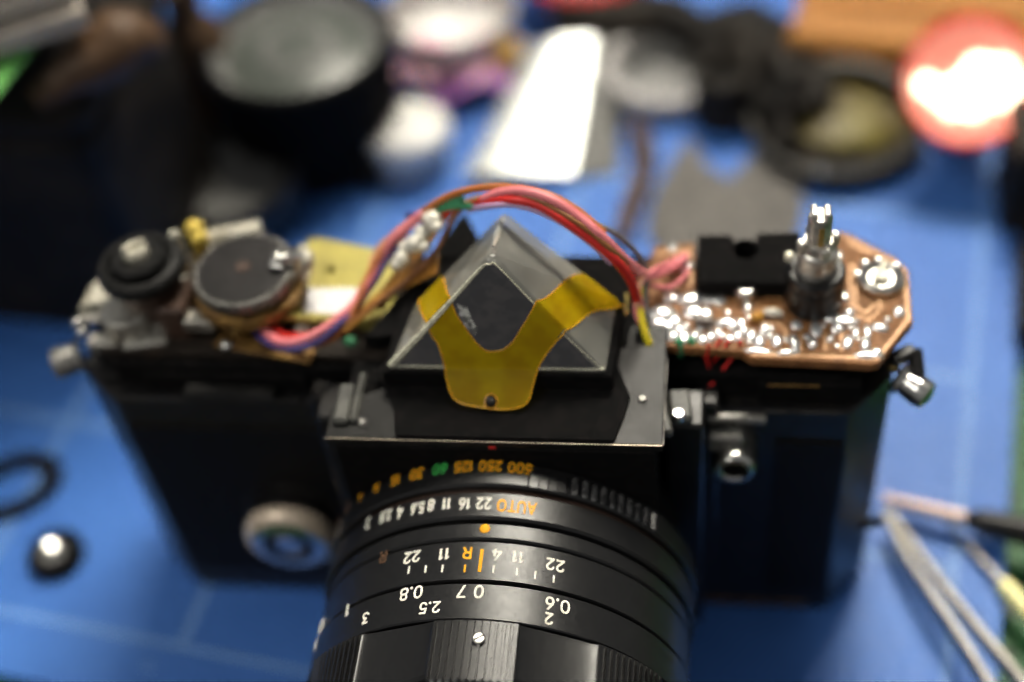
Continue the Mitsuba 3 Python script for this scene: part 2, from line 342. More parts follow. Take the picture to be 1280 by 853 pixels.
for a, b, w, m in (((-16.65, -13.47, 75.6), (-16.7, -5.46, 75.6), 2.8, "m_bracket"), ((-14.6, -13.26, 75.4), (-14.6, -2.84, 75.4), 1.3, "m_bracket"), ((36.19, -12.43, 73), (34.38, -3.48, 73), 1.6, "m_bracket"), ((38.21, -7.32, 70), (37.41, -0.99, 70), 3.6, "m_bracket")):
    put(FC + "__side_bracket", bar(a, b, w, 2.0, .5), m, 30)
put(FC + "__bracket_screw", disc(1.2, 70.5, 71.6, (37.56, -6.64, 71), .4, 20), "m_steel")
put(FC + "__red_mark", bbox((8.3, -16.35, 74.0), (1.1, .25, .5), .05), "m_wire_red")

# ------------------------------------------------------------------ prism under an amber film strap
PV = np.array([(-9.4, -5, 80), (26, -5, 80), (8.3, 3.0, 98.3), (8.4, 19, 92), (-6.5, 8, 81), (27, 10, 80.5), (-9.4, -4.5, 77), (26, -4.5, 77), (-6.5, 8, 77), (27, 10, 77), (8.4, 20, 77)], float)
H = hull(PV); PN, PO = H.face_normals, H.triangles[:, 0]
front = (PN[:, 1] < -.7) & (PN[:, 2] > .2)
nf = PN[front][0]; of = PO[front][0]
cen = PV.mean(0); ball = trimesh.creation.icosphere(subdivisions=3)
def inset(q, r):        # pull a corner inwards so that a ball of radius r touches its faces
    A_ = [(n, o) for n, o in zip(PN, PO) if abs((q - o) @ n) < 1e-6]
    N_ = np.array([n for n, o in A_]); return np.linalg.lstsq(N_, N_ @ q - r, rcond=None)[0]
RB = [.45, .45, 1.6, 1.3, .5, .5, .3, .3, .3, .3, .3]
round_h = hull(np.vstack([np.asarray(ball.vertices) * rr + inset(q, rr) for q, rr in zip(PV, RB)]))
round_h = round_h.subdivide_to_size(1.2)
PRISM = put(FC + "__prism", round_h, "m_prism_paint", 40, "hazy grey roof-shaped prism with a dark front window")
core_h = round_h.copy(); core_h.vertices = (np.asarray(core_h.vertices) - [8.4, 8, 77]) * [.90, .86, .90] + [8.4, 8, 77.2]
put(PRISM + "__core", core_h, "m_prism_core", 40)
def on_front(x, z): return np.array([x, of[1] - (nf[0] * (x - of[0]) + nf[2] * (z - of[2])) / nf[1], z])
wl = [(-7.6, 80.5), (7.0, 96.0), (7.6, 96.5), (8.3, 96.65), (9.0, 96.5), (9.6, 96.0), (24.3, 80.5)]
wp_ = np.array([on_front(x, z) + nf * .05 for x, z in wl])
put(PRISM + "__front_window", trimesh.Trimesh(wp_, [[0, k + 1, k + 2] for k in range(5)], process=False), "m_prism_glass", False)
def edge(pts, r, mat): put(PRISM + "__edge", tube([on_front(x, z) + nf * .02 for x, z in pts], r, 6), mat)
edge([(-9.0, 80.3), (-4.2, 84.9), (1, 90.2), (4.5, 93.8), (6.8, 96.1), (7.6, 96.65), (8.5, 96.75)], [.62, .55, .40, .34, .24, .12], "m_glass_edge")
edge([(-9.0, 80.2), (8, 80.1), (25.6, 80.2)], .14, "m_glass_edge")
edge([(8.3, 96.8), (9.3, 96.6), (14, 91.6), (19.5, 85.8), (25.4, 80.3)], [.12, .12, .1, .07, .05], "m_glass_edge")
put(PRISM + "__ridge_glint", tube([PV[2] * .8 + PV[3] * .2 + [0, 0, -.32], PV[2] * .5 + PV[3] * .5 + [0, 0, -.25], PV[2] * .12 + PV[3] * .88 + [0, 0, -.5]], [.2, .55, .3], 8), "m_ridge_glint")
put(PRISM + "__corner_chip", move(blob(3, .8), (0, 0, 0)).apply_scale(.4).apply_translation(PV[1] + [-.5, .2, .2]), "m_glass_edge")
chip = [(2.6, 90.6), (4.2, 90.0), (5.0, 88.0), (5.7, 86.3), (5.2, 85.6), (4.0, 86.6), (2.9, 88.6)]
cp = np.array([on_front(x, z) + nf * .12 for x, z in chip])
put(PRISM + "__scratch", trimesh.Trimesh(np.vstack([cp, cp.mean(0)]), [[i, (i + 1) % 7, 7] for i in range(7)], process=False), "m_chip", False)

def roof(x, y):
    z = np.full(np.shape(x), 1e9)
    for n, o in zip(PN, PO):
        if n[2] > .05: z = np.minimum(z, o[2] - (n[0] * (x - o[0]) + n[1] * (y - o[1])) / n[2])
    tab = 80 - (-5 - y) * 3.7 / 5.5
    return np.where(y < -5, tab, np.maximum(z, 76.4)) + .34
tape_px = [(-5.14, 15.96), (-6.06, 11.67), (-5.74, 7.48), (-4.45, 3.12), (-2.22, -2.19), (-0.97, -3.32), (-0.15, -4.7), (0.41, -6.91), (1.42, -9.05), (3.16, -9.99), (5.92, -10.37), (9.57, -10.63), (12.41, -10.26), (13.8, -9.28), (14.5, -7.02), (15.35, -4.87), (17.8, -3.31), (20.36, -1.67), (23.44, 4.16), (26.65, 7.57), (28.85, 10.63), (28.53, 14.63), (26.19, 16.26), (23.05, 15.12), (20.51, 10.55), (18.47, 5.28), (16.38, 0.81), (14.29, -1.14), (12.64, -2.27), (11.25, -3.18), (9.38, -3.77), (7.03, -3.84), (5.42, -3.28), (3.64, -2.16), (2.14, -0.93), (0.69, 2.05), (-2.11, 11.71), (-3.01, 15.42)]
th = Point((7.71, -9.59)).buffer(.95)
tp = put(FC + "__amber_tape", sheet(np.array(tape_px), roof, .35, hole=th), "m_tape", True, "amber see-through film strap over the prism")
put(FC + "__tape_post", lathe([(0, 75.5), (.8, 75.5), (.8, 77.4), (.5, 77.8), (0, 77.8)], 24, "z", (*(7.71, -9.59), 0)), "m_black_paint")
rim = np.array([(*(np.array((7.71, -9.59)) + 1.0 * np.array([math.cos(a), math.sin(a)])),) for a in np.linspace(0, 2 * np.pi, 25)])
put(tp + "__hole_rim", tube(np.c_[rim, roof(rim[:, 0], rim[:, 1])], .14, 6, False), "m_amber_resin")
tq = np.array(tape_px); tq = np.vstack([tq[1:21], tq[24:]])
for seg_ in (tq[:10], tq[9:20], tq[20:]):
    put(tp + "__edge", tube(np.c_[spline(seg_, 5), roof(*spline(seg_, 5).T)], .11, 6, False), "m_tape_edge")

# ------------------------------------------------------------------ lens
LENS = FC + "__lens"
def ring(name, prof, mat="m_lens", n=160, smooth=25, label=None):
    return put(LENS + "__" + name, lathe([(r, y) for y, r in prof], n, "y", (XL, 0, ZC)), mat, smooth, label)
put(LENS, lathe([(29.0, -3), (29.0, -56)], 96, "y", (XL, 0, ZC)), "m_black_matte", 30, "black lens with orange, green and white figures on its rings")
ring("mount_flange", [(-16, 28), (-16, 31.5), (-16.6, 31.8), (-17.2, 31.5), (-17.2, 28)])
ring("shutter_speed_ring", [(-16.4, 29), (-16.4, 32.0), (-16.7, 32.3), (-20.6, 32.3), (-21.0, 31.9), (-21.0, 29)])
ring("spacer_ring", [(-20.9, 28), (-20.9, 30.9), (-22.2, 30.9), (-22.2, 28)], "m_bakelite")
ring("aperture_ring", [(-22.1, 29), (-22.1, 31.7), (-22.4, 32), (-26.7, 32), (-27.1, 31.6), (-27.1, 29)])
ring("index_ring", [(-27.1, 28), (-27.1, 30.4), (-27.5, 30.4), (-27.6, 31.1), (-27.8, 31.3), (-30.2, 31.3), (-30.5, 31), (-30.5, 28)])
ring("depth_scale_ring", [(-30.5, 28), (-30.5, 30.5), (-30.9, 30.5), (-31.0, 31.2), (-31.2, 31.4), (-37.9, 31.4), (-38.1, 31.1), (-38.1, 28)])
ring("distance_ring", [(-38.1, 28), (-38.1, 30.0), (-38.8, 30.0), (-38.8, 31.6), (-39.0, 31.8), (-44.9, 31.8), (-45.1, 31.6), (-45.1, 28)])
ring("front_barrel", [(-55, 27), (-55, 30.4), (-56, 31.2), (-59, 31.2), (-60.2, 30.6), (-62, 29.5), (-62, 25.5), (-56, 24.5)])
put(LENS + "__front_glass", lathe([(0, -58.5), (12, -58), (20, -56.6), (25, -54.6), (25, -54)], 64, "y", (XL, 0, ZC)), "m_lens_glass", True)
# focusing grip: knurled hills and smooth hollows
nt, period = 2880, 45.0
th_ = np.arange(nt) * 360 / nt
ph = (th_ + 11.25 + 0.3) % period           # hill: 0..22.5 centred on the top
hill = ph < 22.5
groove = np.where(hill, np.where((ph % 2.045) < 1.25, -.6, 0.0), 0.0)
dip = np.where(hill, 0, -1.55 * np.sin(np.pi * (ph - 22.5) / 22.5) ** .55)
yy = np.array([-45.5, -45.9, -48, -50.5, -53, -55.0, -55.6, -56.2])
drop = np.array([-.6, 0, 0, 0, 0, 0, -.5, -3.4]); gk = np.array([0, 1, 1, 1, 1, 1, .6, 0])
Rg = 32.9 + dip[None] * np.array([.6, 1, 1, 1, 1, 1, .9, .2])[:, None] + groove[None] * gk[:, None] + drop[:, None]
yg = yy[:, None] + np.where(hill, -.35, .55)[None] * (yy < -54)[:, None]
ta = np.radians(th_)[None]
gv = np.stack([XL - Rg * np.sin(ta), yg + 0 * ta, ZC + Rg * np.cos(ta)], -1).reshape(-1, 3)
gi, gj = np.meshgrid(np.arange(len(yy) - 1), np.arange(nt), indexing="ij"); gn = (gj + 1) % nt
gf = np.stack([gi * nt + gj, gi * nt + gn, (gi + 1) * nt + gn, (gi + 1) * nt + gj], -1).reshape(-1, 4)
put(LENS + "__focus_grip", (gv, np.vstack([gf[:, [0, 2, 1]], gf[:, [0, 3, 2]]])), "m_lens", 22, "black focusing grip of ribbed hills and smooth hollows")
# little ridges of the shutter speed ring's right side, and its tab
for a_, y_ in ((23.39, -17.7), (26.55, -17.58), (29.31, -17.64), (32.39, -17.58), (35.35, -17.82), (38.11, -17.75), (41.29, -17.84), (44.32, -17.78), (47.55, -17.93), (51.01, -18.13)):
    put(LENS + "__ridge", rot(bbox((XL, -19.2, ZC + 32.45), (1.0, 3.4, .8), .3), a_, (0, 1, 0), (XL, 0, ZC)), "m_ridge", 20)
put(LENS + "__finger_tab", [rot(bbox((XL, -19.6, ZC + 32.4), (1.9, 3.6, .8), .3), a, (0, 1, 0), (XL, 0, ZC)) for a in np.linspace((11.48, -19.04)[0], (19.48, -18.66)[0], 4)], "m_lens", 20)

def lettering(text, h, bold):
    """Figures set one by one; a 1 is a plain slanted-top bar, as engraved on the rings."""
    parts, x = [], 0.0
    for ch in text:
        if ch == " ": x += .45 * h; continue
        if ch == "1":
            w = h * (.20 if bold else .15)
            m = trimesh.creation.extrude_polygon(Polygon([(w * .9, 0), (w * 1.9, 0), (w * 1.9, h), (w * 1.1, h), (0, h * .78), (w * .3, h * .68), (w * .9, h * .80)]), .12)
        else: m = meshkit.text_mesh(ch, h, .12, bold)
        lo, hi = m.bounds[0][0], m.bounds[1][0]
        parts.append(move(m, (x - lo, 0, 0))); x += hi - lo + h * (.13 if ch != "." else .10)
    return trimesh.util.concatenate(parts)

def figure(name, text, at, R, h, mat, bold=False, wide=1.0):
    """Raised lettering on a ring, read from behind the camera: at = (degrees from the top, y)."""
    m = lettering(text, h, bold); v = np.array(m.vertices)
    v[:, 0] = (v[:, 0] - (v[:, 0].min() + v[:, 0].max()) / 2) * wide; v[:, 1] -= (v[:, 1].min() + v[:, 1].max()) / 2
    m.vertices = v; m = wrap(m, at, R); put(LENS + "__" + name, m, mat, False)

def wrap(m, at, R):
    v = np.array(m.vertices); a = math.radians(at[0]) - v[:, 0] / R; r = R + v[:, 2] - .01
    m = m.copy(); m.vertices = np.c_[XL + r * np.sin(a), at[1] - v[:, 1], ZC + r * np.cos(a)]
    return m

for t, at, c in (("500", (7.17, -17.46), "orange"), ("250", (-1.36, -17.32), "orange"), ("125", (-9.12, -17.32), "orange"), ("60", (-16.52, -17.26), "green"), ("30", (-24.17, -17.27), "orange"), ("15", (-31.83, -17.07), "orange"), ("8", (-40, -16.74), "orange"), ("4", (-48.28, -16.37), "orange"), ("2", (-56.88, -16.11), "dim"), ("1", (-65.63, -15.91), "dim")):
    figure("shutter_figure", t, at, 32.3, 1.95, "m_print_" + c, True, .80)
for t, at, c in (("AUTO", (7.49, -24.67), "orange"), ("22", (-1.89, -24.42), "white"), ("16", (-7.48, -24.36), "white"), ("11", (-12.81, -24.1), "white"), ("8", (-17.83, -23.99), "white"), ("5.6", (-22.24, -24.11), "white"), ("4", (-28.41, -23.99), "white"), ("2.8", (-33.98, -23.77), "white"), ("2", (-41.72, -23.52), "white")):
    figure("aperture_figure", t, at, 32, 2.15, "m_print_" + c, True, .74 if t != "5.6" and t != "2.8" else .62)
for t, at, c in (("22", (20.15, -33.75), "white"), ("11", (9.53, -33.48), "white"), ("4", (3.41, -33.41), "white"), ("R", (-5.08, -33.26), "orange"), ("11", (-11.71, -33.21), "white"), ("22", (-22.14, -32.95), "white"), ("R", (-33.05, -31.39), "dim")):
    figure("depth_figure", t, at, 31.4, 2.05, "m_print_" + c, True, .95)
for t, at in (("0.8", (-19.94, -39.9)), ("0.7", (-2.51, -40.36)), ("0.6", (21.66, -40.83)), ("1", (-44.15, -39.16))):
    figure("metre_figure", t.replace("0.7", "0 7"), at, 31.8, 2.15, "m_print_white", True, .95)
for t, at in (("3", (-35, -42.32)), ("2.5", (-13.53, -42.89)), ("2", (19.56, -43.45)), ("1.2", (-63.24, -37.41)), ("5", (-66.84, -39.82))):
    figure("foot_figure", t, at, 31.8, 1.95, "m_print_white", True, .95)
for at, c in (((-22.51, -35.25), "white"), ((-16.98, -35.63), "white"), ((-11.79, -35.82), "white"), ((-5.17, -36.01), "orange"), ((3.01, -36.02), "white"), ((9.53, -36.06), "white"), ((14.74, -36.14), "white"), ((20.04, -36.2), "white")):
    put(LENS + "__depth_line", wrap(bbox((0, 0, .05), (.33, 1.35, .12), .02), at, 31.4), "m_print_" + c, False)
put(LENS + "__index_line", wrap(bbox((0, 0, .05), (.55, 4.1, .12), .02), (-0.9, -34.55), 31.4), "m_print_orange", False)
at = (-0.98, -28.62)
put(LENS + "__index_dot", wrap(move(trimesh.creation.icosphere(subdivisions=3).apply_transform(np.diag([.85, .85, .28, 1])), (0, 0, 0)), at, 31.3), "m_print_orange", True)
at = (1.63, -48.76)
sc = trimesh.util.concatenate([disc(.95, -.1, .30, (0, 0), .2, 24)])
put(LENS + "__grip_screw", wrap(sc, at, 32.75), "m_steel", 30)
put(LENS + "__screw_slot", wrap(rot(bbox((0, 0, .33), (1.7, .3, .14), .02), 35), at, 32.75), "m_black_matte", False)

# ------------------------------------------------------------------ front fittings
q = (-36.5, -7, 28.59)
so = put(FC + "__self_timer_boss", lathe([(0, -4.6), (3.4, -4.6), (3.6, -6.4), (4.2, -7.2), (6.6, -7.2), (7.4, -7.0)], 64, "y", (q[0], 0, q[2])), "m_polish", 35, "round silver boss with a dark hollow on the camera's front")
put(so + "__dark_ring", lathe([(3.5, -6.6), (3.7, -7.4), (4.9, -7.4), (5.1, -6.6)], 48, "y", (q[0], 0, q[2])), "m_black_paint")
put(so + "__warm_rim", lathe([(7.3, -7.05), (8.2, -6.6), (8.8, -5.6), (8.8, -4.0)], 64, "y", (q[0], 0, q[2])), "m_warm_rim")
put(so + "__sleeve", lathe([(8.7, -4.0), (8.7, -1.5), (8.4, .6)], 64, "y", (q[0], 0, q[2])), "m_black_paint")
put(so + "__centre", lathe([(0, -7.0), (2.6, -7.0), (3.3, -6.4), (3.4, -4.6)], 40, "y", (q[0], 0, q[2])), "m_polish")
put(FC + "__boss_collar", lathe([(8.6, -.7), (9.8, -.7), (10.2, -.2), (10.2, 1)], 64, "y", (q[0], 0, q[2] + 1)), "m_worn_edge")
q = (46.91, -6, 55.26)
pc = put(FC + "__release_button", lathe([(0, -3.5), (2.0, -3.5), (2.1, -6.0), (2.5, -6.4), (3.3, -6.3), (3.9, -5.4), (3.9, 1)], 48, "y", (q[0], 0, q[2])), "m_steel", 35, "silver ringed socket right of the lens")
put(pc + "__hole", lathe([(0, -4.2), (2.05, -4.2), (2.05, -5.8)], 32, "y", (q[0], 0, q[2])), "m_black_matte")
put(FC + "__front_block", bar((42.24, -2.5, 59.46), (48.42, -2.5, 59.47), 3.0, 4.2, .6), "m_grey_metal", 30)
put(FC + "__front_bar", bar((42.2, -1.2, 63.53), (52.03, -1.2, 63.44), 1.6, 1.6, .3), "m_grey_metal", 30)
put(FC + "__front_ledge", bar((-48.84, 0.6, 66.1), (-32.58, 0.6, 65.47), 2.6, 1.2, .3), "m_black_gloss", 30)
put(FC + "__front_ledge", bar((-48.97, -0.2, 64.84), (-27.9, -0.2, 64.38), 1.2, 1.0, .3), "m_black_gloss", 30)
put(FC + "__grip_notch", bar((70.5, -0.3, 31.79), (74.21, 3, 27.86), 1.6, 2.2, .5), "m_black_gloss", 30)
for q in ((36.51, -6, 24.6), (40.37, -6, 21.78)):
    put(FC + "__mount_screw", lathe([(0, -7), (.8, -7), (1.2, -6.6), (1.2, -5.5)], 24, "y", (q[0], 0, q[2])), "m_grey_metal")
# strap lugs
def lug(tip, base, m, w):
    tip, base = np.array(tip, float), np.array(base, float); d = base - tip
    k = put(FC + "__strap_lug", tube([tip, tip + d * .12, tip + d * .4, tip + d * .75, base], [.9, w * .95, w, w * .9, w * .75], 24), m, 40)
    put(k + "__collar", tube([base - d * .1, base, base + d * .12], [w * 1.05, w * 1.15, w * 1.0], 24), "m_steel", 40)
lug((-75.27, 5.42, 66), (-70.53, 7.79, 66), "m_grey_metal", 2.9)
lug((78.88, 2.68, 65), (74.21, 5.87, 66), "m_steel", 2.6)
put(FC + "__lug_screw", disc(1.1, 67, 68.4, (72.98, 7.38, 67.5), .4, 20), "m_brass")
put(FC + "__lug_bracket", [bar((72.09, 6.73, 69.5), (76.3, 9.26, 69.5), 2.6, 2.2, .6), bar((76.32, 9.61, 69.5), (76.75, 4.76, 67), 2.4, 2.4, .6)], "m_black_paint", 30)

# ------------------------------------------------------------------ left end: dials, levers, gold plate
put(FC + "__winding_deck", slab(Polygon([(-65, 5), (-22, 4.5), (-11, 4), (-11, 27), (-30, 31), (-64, 29)]).buffer(-1).buffer(1), 69.4, 71, .3), "m_deck", 30)
c = (-56.3, 15.2)
wd = put(FC + "__winding_wheel", lathe([(0, 80.6), (7.0, 80.6), (7.7, 81.3), (7.7, 82.6), (7.2, 83.3), (5.8, 83.5), (5.5, 82.7), (5.0, 82.7), (4.8, 84.3), (4.2, 84.9), (0, 84.9)], 72, "z", (*c, 0)), "m_black_gloss", 30, "black grooved wheel with a pale nut")
put(wd + "__spindle", disc(5.2, 70.8, 80.8, c, .3), "m_bakelite")
put(wd + "__nut", lathe([(0, 84.8), (2.4, 84.8), (2.4, 86.2), (1.9, 86.8), (1.0, 86.8), (.9, 86.1), (0, 86.1)], 8, "z", (*c, 0)), "m_cream_metal", 20)
for a in (40, 220):
    put(wd + "__nut_lug", move(rot(bbox((1.6, 0, 0), (1.1, 1.3, 1.3), .35), a), (*c, 87.1)), "m_cream_metal", 20)
put(FC + "__deck_screw", disc(.95, 70.8, 84.2, (-51.49, 21.59, 84), .4, 20), "m_cream_metal")
c = (-38.0, 15.4)
teeth = lambda r, n, d: Polygon([((r - (d if i % 2 else 0)) * math.cos(i * math.pi / n) + c[0], (r - (d if i % 2 else 0)) * math.sin(i * math.pi / n) + c[1]) for i in range(2 * n)])
fd = put(FC + "__frame_counter", slab(teeth(9.1, 44, .6), 79.4, 81.4, .2), "m_grey_metal", 20, "black toothed disc beside the gold plate")
put(fd + "__face", lathe([(0, 81.9), (3, 81.95), (7.6, 81.9), (8.0, 81.7), (8.0, 81.2)], 64, "z", (*c, 0)), "m_counter_face", 30)
put(fd + "__hub", disc(1.4, 81.8, 82.2, c, .2, 24), "m_bakelite")
put(fd + "__brass_ring", lathe([(8.2, 75.6), (9.4, 75.6), (9.7, 76.2), (9.4, 77.6), (8.2, 77.9), (6, 78.6), (6, 79.6)], 64, "z", (*c, 0)), "m_old_brass", 30)
put(fd + "__post", disc(6.5, 70.8, 76, c, .3), "m_old_brass")
put(FC + "__linkage_pin", tube([(-31.79, 15.91, 83), (-29.67, 16.69, 83), (-26.91, 17.1, 83)], [1.0, .75, .8], 16), "m_steel", 40)
put(FC + "__linkage_fork", [tube([(-32.45, 14.76, 82.8), (-31.86, 16.48, 83.2), (-31.49, 18.61, 83)], [.6, .9, .6], 12), tube([(-32.45, 14.76, 82.8), (-30.43, 14.59, 82.8)], .6, 12, False)], "m_steel", 40)
put(FC + "__linkage_head", tube([(-28.56, 20.58, 81), (-26.94, 16.92, 82), (-28.31, 17.64, 78), (-29.76, 19.44, 74)], [1.1, 1.5, 1.2, 1.2], 16), "m_cream_metal", 40)
pl = [(-30.95, 30.26, 74)[:2], (-28.92, 30.68, 74)[:2], (-16.01, 27.52, 74)[:2], (-12.53, 22.97, 74)[:2], (-12.72, 10.93, 74)[:2], (-17.43, 10.3, 74)[:2], (-24.99, 10.36, 74)[:2], (-33.53, 12.09, 74)[:2], (-32.59, 17.46, 74)[:2], (-30.13, 19.83, 74)[:2]]
gp = put(FC + "__gold_plate", slab(Polygon(pl).difference(Point((-25.18, 22.44, 74)[:2]).buffer(.75)), 72.6, 74, .3), "m_gold_plate", 20, "dull yellow metal plate with a white paper label")
put(gp + "__folded_lip", bar((-33.11, 10.98, 74.2), (-24.74, 10, 74.2), 1.0, 1.6, .3), "m_gold_plate", 20)
put(gp + "__paper_label", slab([(-28.69, 17.7, 74)[:2], (-19.41, 17.83, 74)[:2], (-19.32, 11.38, 74)[:2], (-28.17, 11.99, 74)[:2]], 73.95, 74.25, .05), "m_paper", False)
put(gp + "__plate_post", disc(3.0, 69.8, 72.7, (-22, 20), .2, 24), "m_gold_plate")
put(gp + "__plate_post", disc(2.0, 69.8, 72.7, (-27, 14), .2, 24), "m_gold_plate")
put(FC + "__gold_tab", slab([(-18.57, 10.98, 73)[:2], (-16.78, 14.01, 73)[:2], (-13.16, 13.69, 73)[:2], (-12.9, 11.07, 73)[:2], (-15.01, 10.11, 73)[:2]], 71, 73, .3), "m_gold_plate", 20)
put(FC + "__gold_screw", disc(.95, 71, 73.4, (-18.78, 11.35, 73), .4, 20), "m_brass")
put(FC + "__cream_lever", tube([(-48.95, 27.53, 76), (-45.91, 28.78, 76), (-42.5, 28.82, 76.4), (-39, 30.08, 76.4)], [1.9, 1.7, 2.0, 1.9], 14), "m_cream_metal", 40)
put(FC + "__lever_post", disc(1.6, 69.8, 76, (-43.5, 27), .2, 20), "m_cream_metal")
put(FC + "__brass_knob", [move(trimesh.creation.icosphere(subdivisions=3, radius=1.9), (-50.41, 27.4, 79)), move(trimesh.creation.icosphere(subdivisions=3, radius=1.7), (-49.42, 25.96, 78)), disc(1.5, 70.8, 79, (-49.87, 26.56, 78), .2, 20)], "m_yellow_brass", 50)
put(FC + "__pale_bracket", slab([(-70.38, 13.37, 73)[:2], (-69.8, 19.08, 73)[:2], (-68.95, 20.89, 73)[:2], (-66.62, 18.13, 73)[:2], (-63.39, 17.98, 73)[:2], (-61.7, 16.82, 73)[:2], (-61.97, 15.05, 73)[:2], (-66.17, 14.99, 73)[:2], (-68.41, 14.38, 73)[:2]], 71, 73, .5), "m_cream_metal", 30)
put(FC + "__grey_drum", disc(4.6, 69.5, 75.6, (-60.24, 11.53, 75), .5), "m_dull_steel")
put(FC + "__arm", bar((-69.84, 11, 72), (-64.54, 12.43, 72), 2.0, 1.6, .4), "m_dull_steel", 30)
for q in ((-69.34, 9.93, 73), (-68.35, 8.55, 72)):
    put(FC + "__arm_screw", move(blob(5, .9), (0, 0, 0)).apply_scale(1.15).apply_translation(q), "m_steel", True)
put(FC + "__grey_bar", bar((-67.44, 7.84, 70), (-61.33, 7.4, 70), 3.0, 2.8, .5), "m_dull_steel", 30)
put(FC + "__grey_bar", bar((-60.57, 6.8, 70.5), (-52.37, 8.26, 70.5), 3.4, 3.0, .6), "m_dull_steel", 30)
put(FC + "__grey_bar", bar((-60.08, 5.01, 68), (-52.76, 5.35, 68), 1.4, 1.4, .3), "m_dull_steel", 30)
put(FC + "__bar_screw", move(blob(6, .9), (0, 0, 0)).apply_scale(1.5).apply_translation((-51.32, 6.58, 69)), "m_cream_metal", True)
put(FC + "__silver_block", bar((-48.96, 9.51, 74.5), (-43.36, 9.23, 74.5), 3.2, 2.8, .4), "m_dull_steel", 30)
put(FC + "__brown_shelf", slab([(-51.79, 14.11, 71)[:2], (-49.64, 20.01, 71)[:2], (-34.22, 14.39, 71)[:2], (-35.62, 10.58, 71)[:2], (-43.08, 11.2, 71)[:2]], 70.5, 71.6, .3), "m_old_brass", 20)
put(FC + "__contact_strip", bar((-43.38, 7.84, 71.4), (-25.33, 4.16, 71.4), 3.4, .8, .2), "m_old_brass", 30)
put(FC + "__contact_bead", move(blob(8, .9), (0, 0, 0)).apply_scale(1.1).apply_translation((-40.4, 9.74, 71)), "m_brass", True)
put(FC + "__contact_bead", move(blob(9, .7), (0, 0, 0)).apply_scale(1.3).apply_translation((-41.16, 6.24, 71.8)), "m_steel", True)
put(FC + "__contact_bead", move(blob(10, .7), (0, 0, 0)).apply_scale(1.5).apply_translation((-28.48, 10.26, 71.5)), "m_bead", True)
put(FC + "__contact_bead", move(blob(11, .8), (0, 0, 0)).apply_scale(1.1).apply_translation((-19.54, 7.9, 71)), "m_wire_green", True)

put(FC + "__dark_block", bbox((-50.5, 12, 74.5), (5, 8, 8), .6), "m_bakelite", 30)
put(FC + "__coil_spring", tube([(-46 + 1.1 * math.cos(t), 24 + 1.1 * math.sin(t), 71 + t * .16) for t in np.arange(0, 44, .6)], .28, 6, False), "m_dull_steel", True)
put(FC + "__spring_arm", tube([(-55.56, 13.37, 76), (-52.07, 15.2, 77), (-49.61, 17.75, 77)], .5, 10), "m_dull_steel", True)
for q, rr, m in (((-50.39, 15.28, 74), .9, "m_brass"), ((-45.79, 13.56, 73), .8, "m_steel"), ((-37.43, 12.53, 72.6), .8, "m_dull_steel"), ((-54.94, 10.52, 72.4), 1.0, "m_dull_steel"), ((-23.26, 12.11, 75), .01, "m_steel"), ((-64.3, 15.45, 73.6), .8, "m_grey_metal")):
    if rr > .1: put(FC + "__deck_rivet", disc(rr, 70.5, q[2], q, .25, 20), m)
put(FC + "__lower_rail", bar((-65.56, 4.22, 65), (-54.01, 4.12, 65), 1.2, 1.4, .3), "m_black_gloss", 30)

# ------------------------------------------------------------------ flexible strip with solder beads, left of the prism
fx = put(FC + "__flex_strip", as_mesh([bar((-19.47, 5.6, 77), (-10.31, 14.07, 80), 2.2, .5, .1), bar((-10.31, 14.07, 80), (-3.16, 14.48, 84), 4.5, .5, .1), bar((-14.44, 10.62, 77), (-2.67, 25.56, 86), 2.6, .5, .1), bar((-2.67, 25.56, 86), (3.28, 23.78, 90), 2.2, .5, .1)]), "m_amber_flex", 20)
put(FC + "__flex_support", slab([(-15.18, 3.37, 78)[:2], (-8.26, 17.3, 78)[:2], (-1.79, 33.79, 78)[:2], (3, 24), (-4, 12), (-9, 4), (-13, 3)], 75, 78, .3), "m_black_matte", 20)
for x, y, r in ((540, 276, 1.55), (529, 292, 1.35), (519, 306, 1.6), (531, 309, 1.0), (508, 309, 1.2), (502, 324, 1.35), (497, 331, 1.1), (545, 284, 1.0), (524, 300, .9)):
    b = move(blob(int(x), .9), (0, 0, 0)); b.apply_scale(r * 1.2)
    put(fx + "__solder_bead", move(b, {540: (-3.97, 18.55, 90.2), 529: (-5.61, 17.51, 88.2), 519: (-6.88, 15.84, 87.2), 531: (-5.16, 15.29, 87.2), 508: (-8.59, 16.25, 86.2), 502: (-9.15, 13.91, 85.7), 497: (-9.79, 13.08, 85.2), 545: (-3.09, 17.03, 90.2), 524: (-6.08, 15.99, 88.2)}[x]), "m_bead", True)

# ------------------------------------------------------------------ wires
def wire(colour, r, pts): put(FC + "__" + colour + "_wire", tube(pts, r * (1 + 0 * np.zeros(1))[0], 10), "m_wire_" + colour, True)
wire("blue", .62, [(-37.69, 11.73, 72), (-35.35, 7.34, 73), (-31.47, 4.18, 74), (-27.18, 2.86, 75), (-23.04, 4.24, 76), (-19.46, 6.53, 78), (-16.82, 10.07, 79), (-14.3, 13.83, 81), (-11.37, 17.8, 84), (-8.56, 20.61, 87), (-7.55, 22.31, 88)])
wire("pink", .85, [(-36.37, 11.43, 73), (-33.81, 7.24, 74), (-30.27, 4.25, 75), (-26.08, 4, 76), (-21.93, 5.84, 77.5), (-18.02, 8.95, 79), (-15.77, 12.51, 81), (-13.81, 16.28, 83), (-11.04, 18.51, 86), (-8.29, 19.79, 88), (-5.65, 20.66, 90)])
wire("red", .68, [(-35.17, 12.08, 72.5), (-32.38, 8.07, 73.5), (-29.5, 6.4, 74), (-24.12, 5.49, 76), (-20.11, 7.33, 77.5), (-17.22, 10.8, 79), (-15.29, 14.76, 81), (-12.21, 17.8, 84), (-9.54, 19.68, 86)])
